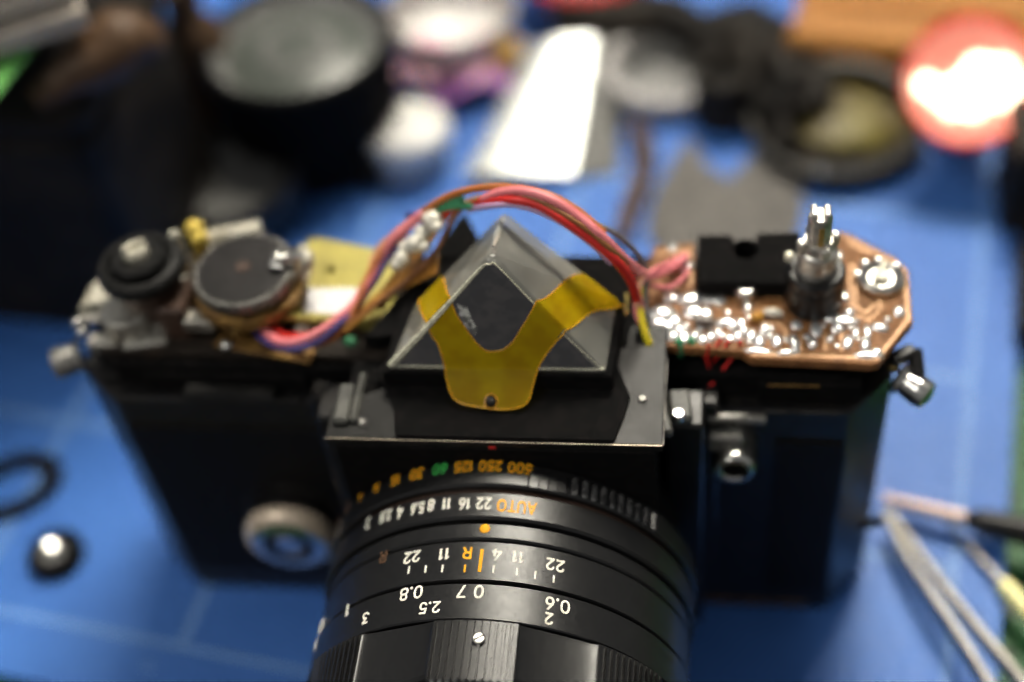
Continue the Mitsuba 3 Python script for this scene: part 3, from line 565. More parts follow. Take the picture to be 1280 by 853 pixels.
wire("orange", .62, [(-24.11, 4.86, 74), (-20.84, 5.44, 75.5), (-18.33, 7.28, 78), (-16.45, 11.1, 80.5), (-14.49, 15.32, 83), (-11.51, 18.89, 86), (-7.15, 20.51, 89), (-2.25, 20.64, 93), (2.65, 19.8, 96), (9.06, 17.92, 98.5), (15.78, 15.91, 99), (20.92, 14.32, 97), (25.53, 11.93, 94)])
wire("peach", .5, [(-15.62, 14, 80), (-15.25, 17.23, 82), (-13.54, 19.13, 84), (-11.26, 19.09, 86)])
wire("brown", .42, [(-19.12, 5.8, 77.6), (-13.98, 9.74, 79), (-8.4, 12.59, 82), (-3.36, 15.92, 86), (-1.34, 18.06, 89), (0.89, 19.39, 92), (4.72, 18.2, 95)])
wire("pink", .8, [(5.43, 17.53, 96), (8.44, 17.13, 98), (12.6, 15.93, 99.5), (17.19, 14.44, 99), (21.28, 12.86, 97), (24.62, 10.93, 95), (27.54, 10.59, 91), (29.89, 12.19, 86), (32.24, 15.89, 80), (35.55, 20.92, 76.5), (38.21, 24.59, 75.5)])
wire("red", .80, [(4.84, 17.68, 95.5), (10.57, 15.46, 98), (14.81, 14.37, 98), (19.24, 12.27, 96.5), (23.57, 10.48, 94), (27.1, 9.16, 91), (29.5, 9.31, 86), (30.52, 9.66, 81), (30.84, 9.52, 78)])
wire("brown", .5, [(3.2, 18.85, 94), (8.02, 16.66, 97.2), (13.51, 15.19, 98.8), (18.24, 13.12, 97.8), (23.36, 10.88, 95.4), (27.35, 9.65, 91.6), (30.85, 13.01, 84)])
wire("mauve", .5, [(2.48, 18.37, 93), (6.74, 15.63, 96.4), (11.23, 14.79, 97.4), (17.11, 13.09, 96.4), (22.91, 10.51, 93.6), (26.68, 9.05, 90)])
wire("grey", .42, [(23.69, 13.45, 95), (26.98, 12.94, 93), (29.86, 14.26, 88), (31.53, 15.43, 83), (31.76, 14.59, 80), (31.56, 11.69, 78), (32.15, 9.18, 76.4)])
wire("pink", .5, [(38.18, 25.65, 75.2), (35.78, 22.54, 76.6), (33, 17.19, 80), (31.08, 12.71, 82), (30.2, 10.39, 80), (30.5, 8.08, 78), (31.69, 7.21, 76.2)])
wire("yellow", .62, [(31.14, 14.37, 81.6), (30.69, 11.82, 81), (30.89, 8.98, 79), (31.6, 6.51, 77), (32.55, 4.75, 75)])
wire("peach", .55, [(31.55, 14.44, 82.5), (30.48, 11.26, 82), (30.53, 8.78, 80)])
wire("pink", .45, [(32.24, 15.26, 78.5), (34.86, 16.51, 76.4), (37.24, 18.77, 75.6), (38.66, 22.38, 75)])
wire("green", .7, [(-9.29, 20.83, 86), (-7.29, 21.02, 88.5), (-4.66, 21.43, 90), (-1.87, 20.91, 92), (1.51, 19.61, 94)])
wire("green", .6, [(-6.52, 20.96, 88), (-3.41, 20.64, 90.4), (0.27, 19.53, 92.6), (3.65, 17.68, 94.4)])
wire("blue", .45, [(-9.16, 21.91, 88), (-7.48, 21.08, 89.2), (-5.66, 20.11, 89.4), (-3.64, 19.72, 89.8)])
wire("red", .5, [(-3.25, 19.97, 88.8), (-0.42, 19.8, 91.6), (2.67, 18.68, 93.8), (4.77, 17.82, 95)])
wire("green", .7, [(37.26, 6.58, 74.6), (37.79, 5.86, 73), (37.49, 6.99, 70)])
wire("green", .6, [(39.11, 6.62, 74.6), (39.91, 6.25, 73), (39.62, 7.57, 70)])
for k, (a, b, c_) in enumerate((((44.38, 6.37, 75), (42.83, 5.26, 73), (41.52, 6.55, 70)), ((45.69, 6.22, 75), (44.41, 5.29, 73), (42.34, 6.3, 68)), ((47.52, 5.91, 75), (46.54, 5.66, 72), (42.13, 2.69, 66)), ((42.29, 5.28, 74.6), (42.06, 4.84, 71), (43.3, 5.04, 67)))):
    wire("red", .30, [a, b, c_])

# ------------------------------------------------------------------ circuit board
ZB = 74.0
bd = [(32.49, 28.73, 74)[:2], (39.5, 29.78, 74)[:2], (39.98, 18.05, 74)[:2], (48.11, 17.42, 74)[:2], (53.77, 17.87, 74)[:2], (55.61, 16.42, 74)[:2], (56.88, 13.88, 74)[:2], (60.01, 12.49, 74)[:2], (63.21, 13.62, 74)[:2], (64.94, 16.92, 74)[:2], (64.5, 24.76, 74)[:2], (63.48, 32.92, 74)[:2], (65.95, 32.54, 74)[:2], (74.02, 26.38, 74)[:2], (75.94, 23.37, 74)[:2], (75.73, 11.68, 74)[:2], (69.6, 2.56, 74)[:2], (68.56, 2.2, 74)[:2], (49.1, 3.15, 74)[:2], (47.8, 4.51, 74)[:2], (33.83, 5.63, 74)[:2], (32.42, 7.72, 74)[:2], (31.52, 24.42, 74)[:2]]
PB = put(FC + "__circuit_board", slab(Polygon(bd), 72.4, ZB, .2), "m_copper_board", 20, "copper brown circuit board crowded with shiny solder")
def trace(pts, w=.55):
    g = LineString([q[:2] for q in pts]).buffer(w / 2, cap_style=2, join_style=1, quad_segs=4)
    put(PB + "__copper_trace", slab(g, ZB - .02, ZB + .14, 0), "m_trace", False)
trace([(65.34, 31.35, 74), (73.42, 25.42, 74), (75.24, 22.79, 74), (74.98, 12.02, 74), (69.4, 3.41, 74), (49.36, 4.02, 74)], .7)
trace([(66.08, 29.59, 74), (69.75, 27.11, 74)], .6)
trace([(66.79, 24.78, 74), (66.67, 14.58, 74), (68.17, 13.34, 74), (70.13, 15.53, 74)], .6)
trace([(66.1, 24.39, 74), (65.82, 13.3, 74), (68.59, 11.56, 74), (70.85, 14.46, 74), (70.48, 17, 74)], .5)
trace([(51.87, 16.36, 74), (54.14, 16.4, 74), (56.06, 12.79, 74), (59.71, 11.41, 74), (63.67, 12.19, 74), (65.45, 11.15, 74)], .6)
trace([(49.94, 10.53, 74), (53.64, 10.95, 74), (54.92, 9.2, 74), (54.86, 6.39, 74)], .5)
trace([(57.3, 9.95, 74), (57.41, 4.7, 74)], .5); trace([(61.23, 10.02, 74), (61.28, 4.78, 74)], .5); trace([(64.08, 9.71, 74), (63.85, 4.83, 74)], .5)
trace([(32.84, 26.77, 74), (38.7, 27.6, 74), (39.13, 19.54, 74), (33.95, 18.34, 74)], .5)
trace([(34.01, 16.48, 74), (45.42, 15.53, 74), (50.78, 15.25, 74)], .5)
solder_at = [
    ((35.79, 16.32, 74), 1.35, 1.1), ((39.19, 16.18, 74), 2.4, 1.2), ((42.04, 15.85, 74), .9, .9), ((43.8, 15.88, 74), 1.3, .9), ((38.22, 23.91, 74), 1.3, 1.2), ((35.74, 28.17, 74), .8, .8),
    ((39.65, 13.07, 74), 1.9, 1.3), ((41.54, 12.73, 74), 1.3, 1.1), ((44.9, 10.8, 74), 1.8, .9), ((34.4, 12.8, 74), 2.1, 1.5), ((33.93, 10.62, 74), 1.7, 1.3), ((35.29, 9.92, 74), 1.5, 1.3), ((36.48, 10.84, 74), 1.2, 1.2),
    ((38.03, 7.47, 74), 1.0, 1.5), ((36.16, 7.61, 74), 1.1, 1.0), ((42.66, 7.74, 74), .85, 1.2), ((41.22, 7.18, 74), .8, 1.1), ((39.88, 7.86, 74), .8, 1.0), ((46.23, 10.29, 74), 1.0, 1.0), ((47.56, 10.67, 74), .9, .9), ((48.64, 14.48, 74), .75, 1.2), ((43.85, 8.47, 74), .8, .9),
    ((49.13, 8.03, 74), .75, 1.1), ((50.56, 6.83, 74), .9, 1.5), ((51.51, 9.49, 74), .9, 1.0), ((53.44, 6.88, 74), .85, 1.3), ((56.66, 10.47, 74), .95, 1.0), ((56.3, 6.76, 74), .8, 1.6), ((59.15, 6.64, 74), .8, 1.2), ((59.91, 9.64, 74), .9, 1.5), ((63.44, 9.88, 74), 1.1, .9),
    ((64.85, 6.75, 74), .85, 1.3), ((66.24, 8.87, 74), .6, 1.1), ((67.79, 6.46, 74), .8, 1.5), ((68.2, 9.26, 74), .65, 1.3), ((70.33, 10.18, 74), 1.3, .9), ((73.66, 13.61, 74), 1.0, 1.0), ((64.16, 26.29, 74), .8, 1.3), ((64.81, 17.1, 74), .7, 1.1), ((67.47, 22.33, 74), .9, .9),
    ((50.41, 4.73, 74), 2.2, .6), ((55.21, 4.48, 74), 1.8, .6), ((68.04, 4.06, 74), 2.2, .7), ((69.48, 4.77, 74), .9, .8), ((62.15, 13.42, 74), .9, .9), ((65.56, 13.48, 74), .9, .9), ((63.91, 11.84, 74), 3.0, .9), ((47.02, 7.99, 74), .8, 1.1), ((48.08, 9.07, 74), .7, .8), ((45.7, 7.26, 74), .8, .8), ((37.19, 9.06, 74), .9, .8), ((38.51, 9.98, 74), .7, .7), ((58.29, 8.02, 74), .5, .6), ((52.28, 8.09, 74), .5, .7), ((62.17, 7.57, 74), .55, .7), ((40.92, 9.66, 74), .7, .8), ((42.23, 10.76, 74), .6, .6), ((71.73, 11.97, 74), .6, .6)]
variants = []
for k in range(6):
    m = blob(20 + k, .62); m.vertices = np.asarray(m.vertices) * MM
    variants.append(mikit.ply(m, "m_solder", smooth=True))
for k, (q, sx, sy) in enumerate(solder_at):
    key = numbered(PB + "__solder_joint")
    scene[key] = {**variants[k % 6], "to_world": T().translate([q[0] * MM, q[1] * MM, (ZB + .05) * MM]).rotate([0, 0, 1], float(rng.uniform(-12, 12))).scale([sx * 1.12, sy * 1.18, .7 * min(sx, sy) + .3])}
for k in range(46):
    x, y = (rng.uniform(33.5, 50), rng.uniform(6.5, 17)) if k < 32 else (rng.uniform(50, 70), rng.uniform(5.5, 11))
    if not Polygon(bd).contains(Point(x, y)): continue
    r = rng.uniform(.28, .6); key = numbered(PB + "__solder_joint")
    scene[key] = {**variants[k % 6], "to_world": T().translate([x * MM, y * MM, (ZB + .05) * MM]).rotate([0, 0, 1], float(rng.uniform(0, 90))).scale([r, r * rng.uniform(.8, 1.8), r])}
put(PB + "__chip_capacitor", bar((39.83, 10.55, 75), (43.03, 10.24, 75), 1.8, 1.3, .25), "m_bakelite", 30)
put(PB + "__chip_capacitor", bar((62.5, 10.75, 74.8), (65.24, 10.8, 74.8), 1.2, 1.0, .2), "m_solder", 30)
put(PB + "__resistor", tube([(49.13, 11.42, 74.8), (50.18, 11.44, 75), (51.11, 11.63, 74.8)], [.6, .9, .6], 12), "m_amber_resin", 40)
put(PB + "__resistor", tube([(51.39, 12.54, 74.8), (52.83, 12.38, 75), (54.42, 12.22, 74.8)], [.6, .9, .6], 12), "m_bead", 40)
c = (71.11, 20.69, 74)
tr = put(PB + "__trimmer", lathe([(0, 74.0), (4.0, 74.0), (4.1, 74.5), (3.9, 75.2), (3.2, 75.6), (2.7, 75.3), (2.3, 74.9), (0, 74.9)], 48, "z", (c[0], c[1], 0)), "m_steel", 30, "round silver trimmer with a slotted rotor")
put(tr + "__rotor", [disc(1.4, 74.8, 76.0, c, .3, 28), move(rot(bbox((0, 0, 0), (5.2, .9, .6), .2), 62), (c[0] - .2, c[1] + .6, 76.0))], "m_cream_metal", 30)
for x, y in ((-2.6, 3.0), (-.3, 3.6), (2.6, 2.4), (-3.9, .4)):
    put(tr + "__terminal", move(bbox((0, 0, 0), (1.5, 1.2, 1.0), .35), (c[0] + x, c[1] + y, 75.2)), "m_solder", 30)
# black block with a hole, and the rewind post
bk = Polygon([(40.13, 16.58, 76)[:2], (40.07, 28.4, 76)[:2], (46.03, 28.45, 76)[:2], (46.31, 26.89, 76)[:2], (50.02, 26.92, 76)[:2], (50.31, 28.87, 76)[:2], (57.73, 29.31, 76)[:2], (56.85, 16.8, 76)[:2]])
put(FC + "__shutter_block", slab(bk.difference(Point((48.34, 24.77, 77)[:2]).buffer(2.0)), 70, 77.5, .4), "m_black_matte", 20)
put(FC + "__block_screw", disc(1.9, 74, 76.4, (48.35, 16.87, 75), .6, 28), "m_steel")
c = (59.61, 16.1, 76)[:2]
rp = put(FC + "__rewind_post", lathe([(0, 70), (4.9, 70), (4.9, 79.0), (4.6, 79.6), (4.9, 80.2), (4.9, 81.6), (4.5, 82.0), (3.5, 82.0), (3.4, 81)], 56, "z", (*c, 0)), "m_black_paint", 30, "stepped silver post in a black sleeve")
put(rp + "__collar", lathe([(3.3, 80.8), (3.3, 86.4), (3.0, 86.8), (2.6, 87.0), (2.6, 88.2), (2.3, 88.8), (0, 88.8)], 48, "z", (*c, 0)), "m_post", 30)
for a in (20, 110, 200, 290):
    put(rp + "__collar_tooth", move(rot(bbox((2.9, 0, 0), (1.3, 1.8, 2.4), .35), a), (*c, 88.0)), "m_post", 30)
put(rp + "__shaft", lathe([(1.95, 88.6), (1.95, 93.6), (1.7, 94.2), (0, 94.2)], 40, "z", (*c, 0)), "m_post", 30)
put(rp + "__shaft_slot", bbox((c[0] + .25, c[1] - 1.85, 91.0), (.9, .4, 4.0), .1), "m_brass", 30)
put(rp + "__fork", [bbox((c[0] - 1.05, c[1], 94.6), (1.1, 2.9, 1.6), .3), bbox((c[0] + 1.05, c[1], 94.6), (1.1, 2.9, 1.6), .3)], "m_post", 30)
put(FC + "__post_clip", bbox((c[0] - 4.4, c[1] + 1.0, 83.6), (1.5, 2.0, 1.4), .4), "m_cream_metal", 30)

# ------------------------------------------------------------------ the lamps' own stands, out of the picture
put("bench_lamp__stand", [tube([(130, 590, 945), (140, 700, 960), (150, 800, 820), (150, 805, 400), (150, 805, -4)], 9, 12), disc(70, -6.9, 6, (150, 770), 3)], "m_grey_plastic", 40)
put("ceiling_lamp__rod", tube([(-950, -500, 1610), (-950, -500, 2000), (-950, -500, 2500)], 8, 10), "m_grey_plastic", 40)

# ------------------------------------------------------------------ loose parts and tools on the mat
q = (-112.31, 23.77, 0)
oval = lambda a, b, n=64: np.array([(a * math.cos(t), b * math.sin(t)) for t in np.arange(n) * 2 * math.pi / n])
og = Polygon(oval(11.2, 8.6)).difference(Polygon(oval(7.0, 4.8)))
k = put("black_ring", move(rot(slab(og, 0.05, 2.2, .6), 32), (q[0], q[1], 0)), "m_black_paint", 30)
labels[k] = {"label": "flat black ring lying on the mat at the left edge", "category": "ring"}
q = (-96.54, 5.99, 0)
k = thing("black_lens_cap", "small round black cap with a shiny stud on the mat at the lower left", "cap")
put(k + "__rim", lathe([(0, .05), (5.6, .05), (6.1, .6), (6.1, 2.2), (5.6, 3.0), (4.6, 3.1), (4.2, 2.5), (0, 2.5)], 56, "z", (q[0], q[1], 0)), "m_black_matte", 30)
put(k + "__centre", lathe([(3.0, 2.4), (2.6, 3.0), (1.2, 2.9), (0, 2.95)], 32, "z", (q[0] - .3, q[1] - .2, 0)), "m_mid_grey", 40)
put(k + "__stud", rot(lathe([(1.15, 1.6), (1.15, 3.1), (1.0, 3.35), (0, 3.4)], 32, "z", (q[0] - .9, q[1] + 1.2, 0)), 19, (0, 1, 0), (q[0] - .9, q[1] + 1.2, 3.0)), "m_steel", 30)

tw = thing("tweezers", "silver tweezers pointing at the camera's right corner", "tweezers")
def arm(pts, w):
    P = spline(pts, 8); parts = []
    n = len(P); ws = np.interp(np.linspace(0, 1, n), np.linspace(0, 1, len(w)), w)
    t = np.gradient(P, axis=0); t /= np.linalg.norm(t, axis=1, keepdims=True)
    s = np.cross(t, [0, 0, 1.0]); s /= np.linalg.norm(s, axis=1, keepdims=True); u = np.cross(s, t)
    prof = [(-.5, -.35), (-.35, -.5), (.35, -.5), (.5, -.35), (.5, .35), (.35, .5), (-.35, .5), (-.5, .35)]
    v = np.stack([P + s * (a * 1.7 * np.minimum(ws / 2.2, 1))[:, None] + u * (b * ws)[:, None] for a, b in prof], 1).reshape(-1, 3)
    m = len(prof); i, j = np.meshgrid(np.arange(n - 1), np.arange(m), indexing="ij"); kk = (j + 1) % m
    f = np.stack([i * m + j, i * m + kk, (i + 1) * m + kk, (i + 1) * m + j], -1).reshape(-1, 4)
    f3 = np.vstack([f[:, [0, 1, 2]], f[:, [0, 2, 3]], [[0, x + 1, x] for x in range(1, m - 1)], [[(n - 1) * m, (n - 1) * m + x, (n - 1) * m + x + 1] for x in range(1, m - 1)]])
    return trimesh.Trimesh(v, f3, process=False)
put(tw + "__arm", arm([(78.12, 20.18, 6), (81.86, 8.98, 6.4), (85.97, -0.21, 6.8), (90.19, -9.21, 7), (93.96, -17.88, 7), (99.36, -29.81, 7), (102.72, -45.87, 7)], [1.4, 2.6, 3.4, 4.0, 4.4, 4.4]), "m_silver_tool", 30)
put(tw + "__arm", arm([(79.23, 20.22, 6), (84.39, 9.82, 6.4), (89.32, 0.29, 6.8), (95.14, -9.49, 7), (100, -17.58, 7), (104.86, -27.98, 7), (105.06, -44.31, 7)], [1.4, 2.6, 3.4, 4.0, 4.4, 4.4]), "m_silver_tool", 30)
put(tw + "__joint", bbox(((103.67, -46.67, 7)[0], (103.67, -46.67, 7)[1], 4.5), (7, 8, 9), 1.0), "m_silver_tool", 30)

sd = thing("screwdriver", "screwdriver with a pale metal shaft and black handle", "screwdriver")
sa, sb_, sh, se = np.array((78.51, 25.08, 3.5)), np.array((94.47, 19.69, 5)), np.array((96.57, 19.05, 5.2)), np.array((126.05, 12.6, 5.2))
put(sd + "__shaft", tube([sa, (sa + sb_) / 2, sb_ * 1.0, sh], [1.2, 1.55, 1.6, 1.6], 20), "m_pink_steel", 40)
put(sd + "__handle", tube([sb_, sh, sh + (se - sh) * .12, sh + (se - sh) * .5, se], [1.7, 2.5, 2.9, 3.3, 3.5], 14), "m_black_paint", 25)
nd = thing("needle_tool", "thin needle tool with a bright yellow end at the mat's right edge", "needle")
na, nb, nc = np.array((91.57, 20.83, 1.4)), np.array((100.6, 6.46, 2.2)), np.array((109.99, -8.09, 3))
put(nd + "__needle", tube([na, (na + nb) / 2, nb], [.45, .7, .9], 12), "m_dull_steel", 40)
put(nd + "__grip", tube([nb - (nb - na) * .02, nb, nb + (nc - nb) * .1, nc], [1.2, 1.7, 1.8, 1.8], 16), "m_yellow_grip", 40)

# ------------------------------------------------------------------ clutter behind, out of focus
bx = thing("camera_case", "tall black leather case with a worn brown lid edge at the left", "camera case")
cf = np.array((-81.35, 75.14, 0)[:2]); a0 = np.array([math.cos(math.radians(-6)), math.sin(math.radians(-6))]); a1 = np.array([-a0[1], a0[0]])
P0 = np.array([-90.0, 70.0])
cpoly = Polygon([P0, P0 + a1 * 52, P0 + a1 * 52 - a0 * 120, P0 - a0 * 120]).buffer(-6).buffer(6, quad_segs=6)
put(bx + "__body", slab(cpoly, .05, 62, 3.5), "m_case", 40)
put(bx + "__lid", slab(cpoly.buffer(.8), 62.2, 72, 5), "m_case", 40)
put(bx + "__worn_strap", tube([(-98.21, 72.72, 71), (-92.67, 77.49, 73), (-87.51, 81.97, 74), (-82.38, 86.77, 75), (-78.99, 88.45, 73), (-77.67, 87.62, 70)], [3.0, 4.2, 6.2, 7.6, 6.4, 4.4], 20), "m_case_worn", 60)
nbk = thing("notebook_stack", "stack of grey-paged notebooks at the top left corner", "notebooks")
for i, (dz, m) in enumerate(((0, "m_page"), (5.2, "m_page"), (10.4, "m_page"))):
    q = np.array((-83.55, 79.34, 96))
    w = move(rot(bbox((-60, 45, 0), (120, 90, 4.6), .5), 29), (q[0] - 1.5 * i, q[1] + 1.5 * i, 87 + dz)); put(nbk + "__notebook", w, m, False)
q = np.array((-83.55, 79.34, 96)); put(nbk + "__green_cover", move(rot(bbox((-60, 45, 0), (120.6, 90.6, .8), .2), 29), (q[0] - 3, q[1] + 3, 102.0)), "m_green_card", False)
gc = np.array([(-95.58, 84.17, 82), (-97.25, 72.12, 82), (-99.52, 60.65, 82), (-111.77, 61.77, 82), (-116.86, 85.19, 82)]); gb = gc - [0, 0, .8]
k = put("green_card", trimesh.convex.convex_hull(np.vstack([gc, gb])), "m_green_card", False)
labels[k] = {"label": "bright green card sticking out under the notebooks", "category": "card"}

ln = thing("standing_lens", "large black lens standing upright with greenish grey glass", "lens")
c = (-62.44, 138.63, 35)
put(ln + "__barrel", lathe([(0, .05), (20, .05), (21.5, 1), (21.5, 12), (23.5, 14), (23.5, 28), (25.0, 30), (25.0, 35.4), (24.4, 36), (22.6, 36), (21.8, 33.5), (20.8, 32.4)], 96, "z", (c[0], c[1], 0)), "m_black_matte", 30)
put(ln + "__trim_ring", lathe([(22.0, 34), (21.6, 34.4), (19.2, 32.4), (18.6, 31.4)], 96, "z", (c[0], c[1], 0)), "m_mid_grey", 30)
put(ln + "__front_glass", lathe([(20.0, 31.0), (16, 32.4), (10, 33.6), (5, 34.2), (0, 34.4)], 64, "z", (c[0], c[1], 0)), "m_lens_glass", True)
put(ln + "__inner_ring", lathe([(9.5, 33.6), (9.0, 34.2), (7.0, 34.4), (6.6, 34.0)], 64, "z", (c[0], c[1], 0)), "m_mid_grey", 40)

lc = thing("lens_hood", "black round hood lying in front of the standing lens", "lens hood")
c = (-77.27, 113.34, 14)
put(lc + "__shell", rot(lathe([(0, .4), (13, .4), (17, 2), (18.2, 8), (18.0, 13), (17.2, 14.2), (15.6, 14.2), (14.6, 11), (12, 9.6), (0, 9.4)], 72, "z", (c[0], c[1], 0)), 9, (1, -.6, 0), (c[0] - 10, c[1] - 10, 0)), "m_black_paint", 30)
put(lc + "__inner_pad", rot(lathe([(12.5, 9.7), (11, 10.6), (0, 10.8)], 48, "z", (c[0], c[1], 0)), 9, (1, -.6, 0), (c[0] - 10, c[1] - 10, 0)), "m_mid_grey", 30)
k = put("black_rod", tube([(-107.17, 125, 5), (-95.18, 129.54, 6), (-83.93, 138.45, 6)], [4.0, 4.4, 3.4], 16), "m_mid_grey", 40)
labels[k] = {"label": "dark grey rod lying behind the black hood", "category": "rod"}
k = put("black_pouch", move(blob(31, .55, 4, .12).apply_transform(np.diag([21, 16, 20, 1])), ((-92.12, 115.32, 6)[0], (-92.12, 115.32, 6)[1], 3.2)), "m_case", True)
labels[k] = {"label": "soft black pouch between the case and the hood", "category": "pouch"}
k = put("brown_bottle", lathe([(0, .05), (8, .05), (8.6, 1), (8.6, 34), (7, 39), (4.6, 42), (4.6, 52), (0, 52)], 40, "z", ((-90.1, 140.51, 42)[0], (-90.1, 140.51, 42)[1], 0)), "m_case_worn", 30)
labels[k] = {"label": "brown bottle behind the worn case", "category": "bottle"}

wb = thing("white_bowl", "white round bowl at the top, left of the middle", "bowl")
c = (-30.04, 175.83, 16)
put(wb + "__shell", lathe([(0, .1), (9, .1), (12, 3), (16.4, 10), (18.6, 17), (18.0, 17.6), (17.4, 17.2), (15.2, 10.5), (11, 5), (0, 3.8)], 64, "z", (c[0], c[1], 0)), "m_grey_plastic", 40)
put(wb + "__liner", lathe([(14.0, 9.2), (10.5, 5.6), (0, 4.4)], 48, "z", (c[0], c[1], 0)), "m_white_plastic", True)
k = thing("white_pot", "small white round pot in front of the pink film", "pot")
c = (-36.34, 131.55, 9)
put(k + "__body", lathe([(0, .05), (8.4, .05), (9.6, 1), (10.2, 7), (10.0, 8)], 48, "z", (c[0], c[1], 0)), "m_grey_plastic", 40)
put(k + "__lid", lathe([(10.8, 8), (11.4, 8.6), (11.4, 12), (10.2, 13.6), (6, 14.6), (0, 15)], 48, "z", (c[0], c[1] + .5, 0)), "m_white_plastic", 50)
def crumple(c, sx, sy, h, seed, turn):
    n = 26; u, v = np.meshgrid(np.linspace(-1, 1, n), np.linspace(-1, 1, n)); p = np.stack([u * sx, v * sy, 0 * u], -1).reshape(-1, 3)
    p[:, 2] = h * meshkit.fbm(p / 9.0 + seed, 3, seed) + .3; ed = 1 + .25 * (meshkit.fbm(p / 14.0 + 3 * seed, 2, seed) - .5); p[:, :2] *= ed[:, None]
    i, j = np.meshgrid(np.arange(n - 1), np.arange(n - 1), indexing="ij"); f = np.stack([i * n + j, i * n + j + 1, (i + 1) * n + j + 1, (i + 1) * n + j], -1).reshape(-1, 4)
    m = trimesh.Trimesh(np.vstack([p, p - [0, 0, .25]]), np.vstack([f[:, [0, 1, 2]], f[:, [0, 2, 3]], f[:, [0, 2, 1]] + n * n, f[:, [0, 3, 2]] + n * n]), process=False)
    return move(rot(m, turn), (c[0], c[1], c[2]))
k = put("pink_film", crumple((-34.89, 162.24, 3), 17, 9, 12, 4, 8), "m_pink_film", True)
labels[k] = {"label": "crumpled pink film below the white bowl", "category": "film"}
k = put("purple_film", crumple((-23.18, 157.16, 2), 11, 5, 9, 9, 24), "m_mauve_film", True)
labels[k] = {"label": "purple scrap of film beside the silver cover", "category": "film"}
k = put("tan_block", move(bbox((0, 0, 6), (11, 12, 12), 2.5), ((-16.15, 167.95, 6)[0], (-16.15, 167.95, 6)[1], 0)), "m_tan", 40)
labels[k] = {"label": "small tan block behind the silver cover", "category": "block"}
# silver cover standing on its long side, tilted towards the viewer
sv = thing("silver_cover", "bright silver metal cover leaning among the loose parts", "metal cover")
S = [(-20.27, 122.05, 6.45), (6.95, 124.26, 2.72), (10.46, 169.04, 12.39), (-6.57, 165.59, 14.26)]
S = [np.array(x) for x in S]; nS = np.cross(S[1] - S[0], S[3] - S[0]); nS /= np.linalg.norm(nS)
def cover_pt(u, v, off):
    a, b = S[0] * (1 - v) + S[3] * v, S[1] * (1 - v) + S[2] * v
    return a * (1 - u) + b * u - nS * (off + 8.0 * max(0, .6 - u) ** 2)
cu, cv = np.linspace(0, 1, 15), np.linspace(0, 1, 4)
g = np.array([[[cover_pt(u, v, off) for u in cu] for v in cv] for off in (0.0, 1.4)]); n_ = len(cu) * len(cv)
ci, cj = np.meshgrid(np.arange(len(cv) - 1), np.arange(len(cu) - 1), indexing="ij"); a_ = ci * len(cu) + cj
qd = np.stack([a_, a_ + 1, a_ + 1 + len(cu), a_ + len(cu)], -1).reshape(-1, 4)
put(sv + "__face", (g.reshape(-1, 3), np.vstack([qd, qd[:, ::-1] + n_])), "m_chrome", 60)
R1, R2 = np.array((18.64, 127.25, 0.5)), np.array((18.47, 176.77, 3))
nR = np.cross(R1 - S[1], S[2] - S[1]); nR /= np.linalg.norm(nR)
put(sv + "__side", hull([x - nR * t for x in (S[1] - nS * .4, R1, R2, S[2] - nS * .4) for t in (0.1, 1.6)]), "m_bracket", False)
put(sv + "__support", hull([S[3] - nS * 1.8, S[2] - nS * 1.8, [S[3][0], S[3][1] + 4, .1], [S[2][0], S[2][1] + 4, .1], [S[3][0], S[3][1] - 4, .1], [S[2][0], S[2][1] - 4, .1]]), "m_mid_grey", False)
rg = thing("grey_ring", "pale grey metal ring beside the silver cover", "ring")
c = (28.27, 162.97, 5)
put(rg + "__outer", rot(lathe([(13, .2), (16.2, .2), (17, 1.4), (17, 5.4), (16.0, 6.4), (13.4, 6.4), (12.6, 5.2), (12.6, .8)], 72, "z", (c[0], c[1], 0)), 4, (0, 1, 0), (c[0] + 14, c[1], 0)), "m_grey_plastic", 40)
put(rg + "__inner", rot(lathe([(10.8, .2), (11.4, 4.4), (9.4, 4.8), (8.6, 3.4), (8.6, .4)], 64, "z", (c[0] - 1, c[1] + 1, 0)), 4, (0, 1, 0), (c[0] + 14, c[1], 0)), "m_mid_grey", 40)
put(rg + "__plate", lathe([(8.8, .2), (8.8, 1.4), (0, 1.6)], 48, "z", (c[0] - 1, c[1] + 1, 0)), "m_mid_grey", 40)
rb = thing("red_bowl", "red-rimmed dish cut off by the top edge", "dish")
c = (6.46, 202.2, 14)
put(rb + "__dish", lathe([(0, .1), (12, .1), (17, 6), (19.5, 14), (18.6, 14.2), (15.6, 6.4), (11, 2), (0, 1.8)], 64, "z", (c[0], c[1], 0)), "m_reflector", 40)
put(rb + "__rim", lathe([(19.4, 12.2), (20.6, 12.6), (20.8, 14.6), (19.6, 15.4), (18.4, 14.8)], 64, "z", (c[0], c[1], 0)), "m_red", 40)
wd_ = thing("wooden_block", "orange-brown varnished wooden block at the top right", "wooden block")
W = [np.array((61.98, 168.48, 12)), np.array((131.01, 155.92, 12))]
wx = (W[1] - W[0]) / np.linalg.norm(W[1] - W[0]); wy = np.array([-wx[1], wx[0], 0])
wp = [W[0], W[1], W[1] + wy * 60, W[0] + wy * 60]
put(wd_ + "__block", slab([x[:2] for x in wp], .1, 12, 1.6), "m_wood", 20)
put(wd_ + "__top_panel", slab([x[:2] for x in (W[0] + wy * 14 + wx * 3, W[1] + wy * 14, W[1] + wy * 58, W[0] + wy * 58 + wx * 3)], 12.05, 13.4, .6), "m_wood", 20)
gd = thing("glass_dish", "round glass dish with olive contents and a dark rim", "dish")
c = (74.08, 141.62, 5)
put(gd + "__wall", lathe([(0, .1), (21.5, .1), (21.9, 1), (22.0, 6.6), (21.6, 7), (21.1, 6.6), (21.0, 1.2), (0, 1)], 80, "z", (c[0], c[1], 0)), "m_case", 40)
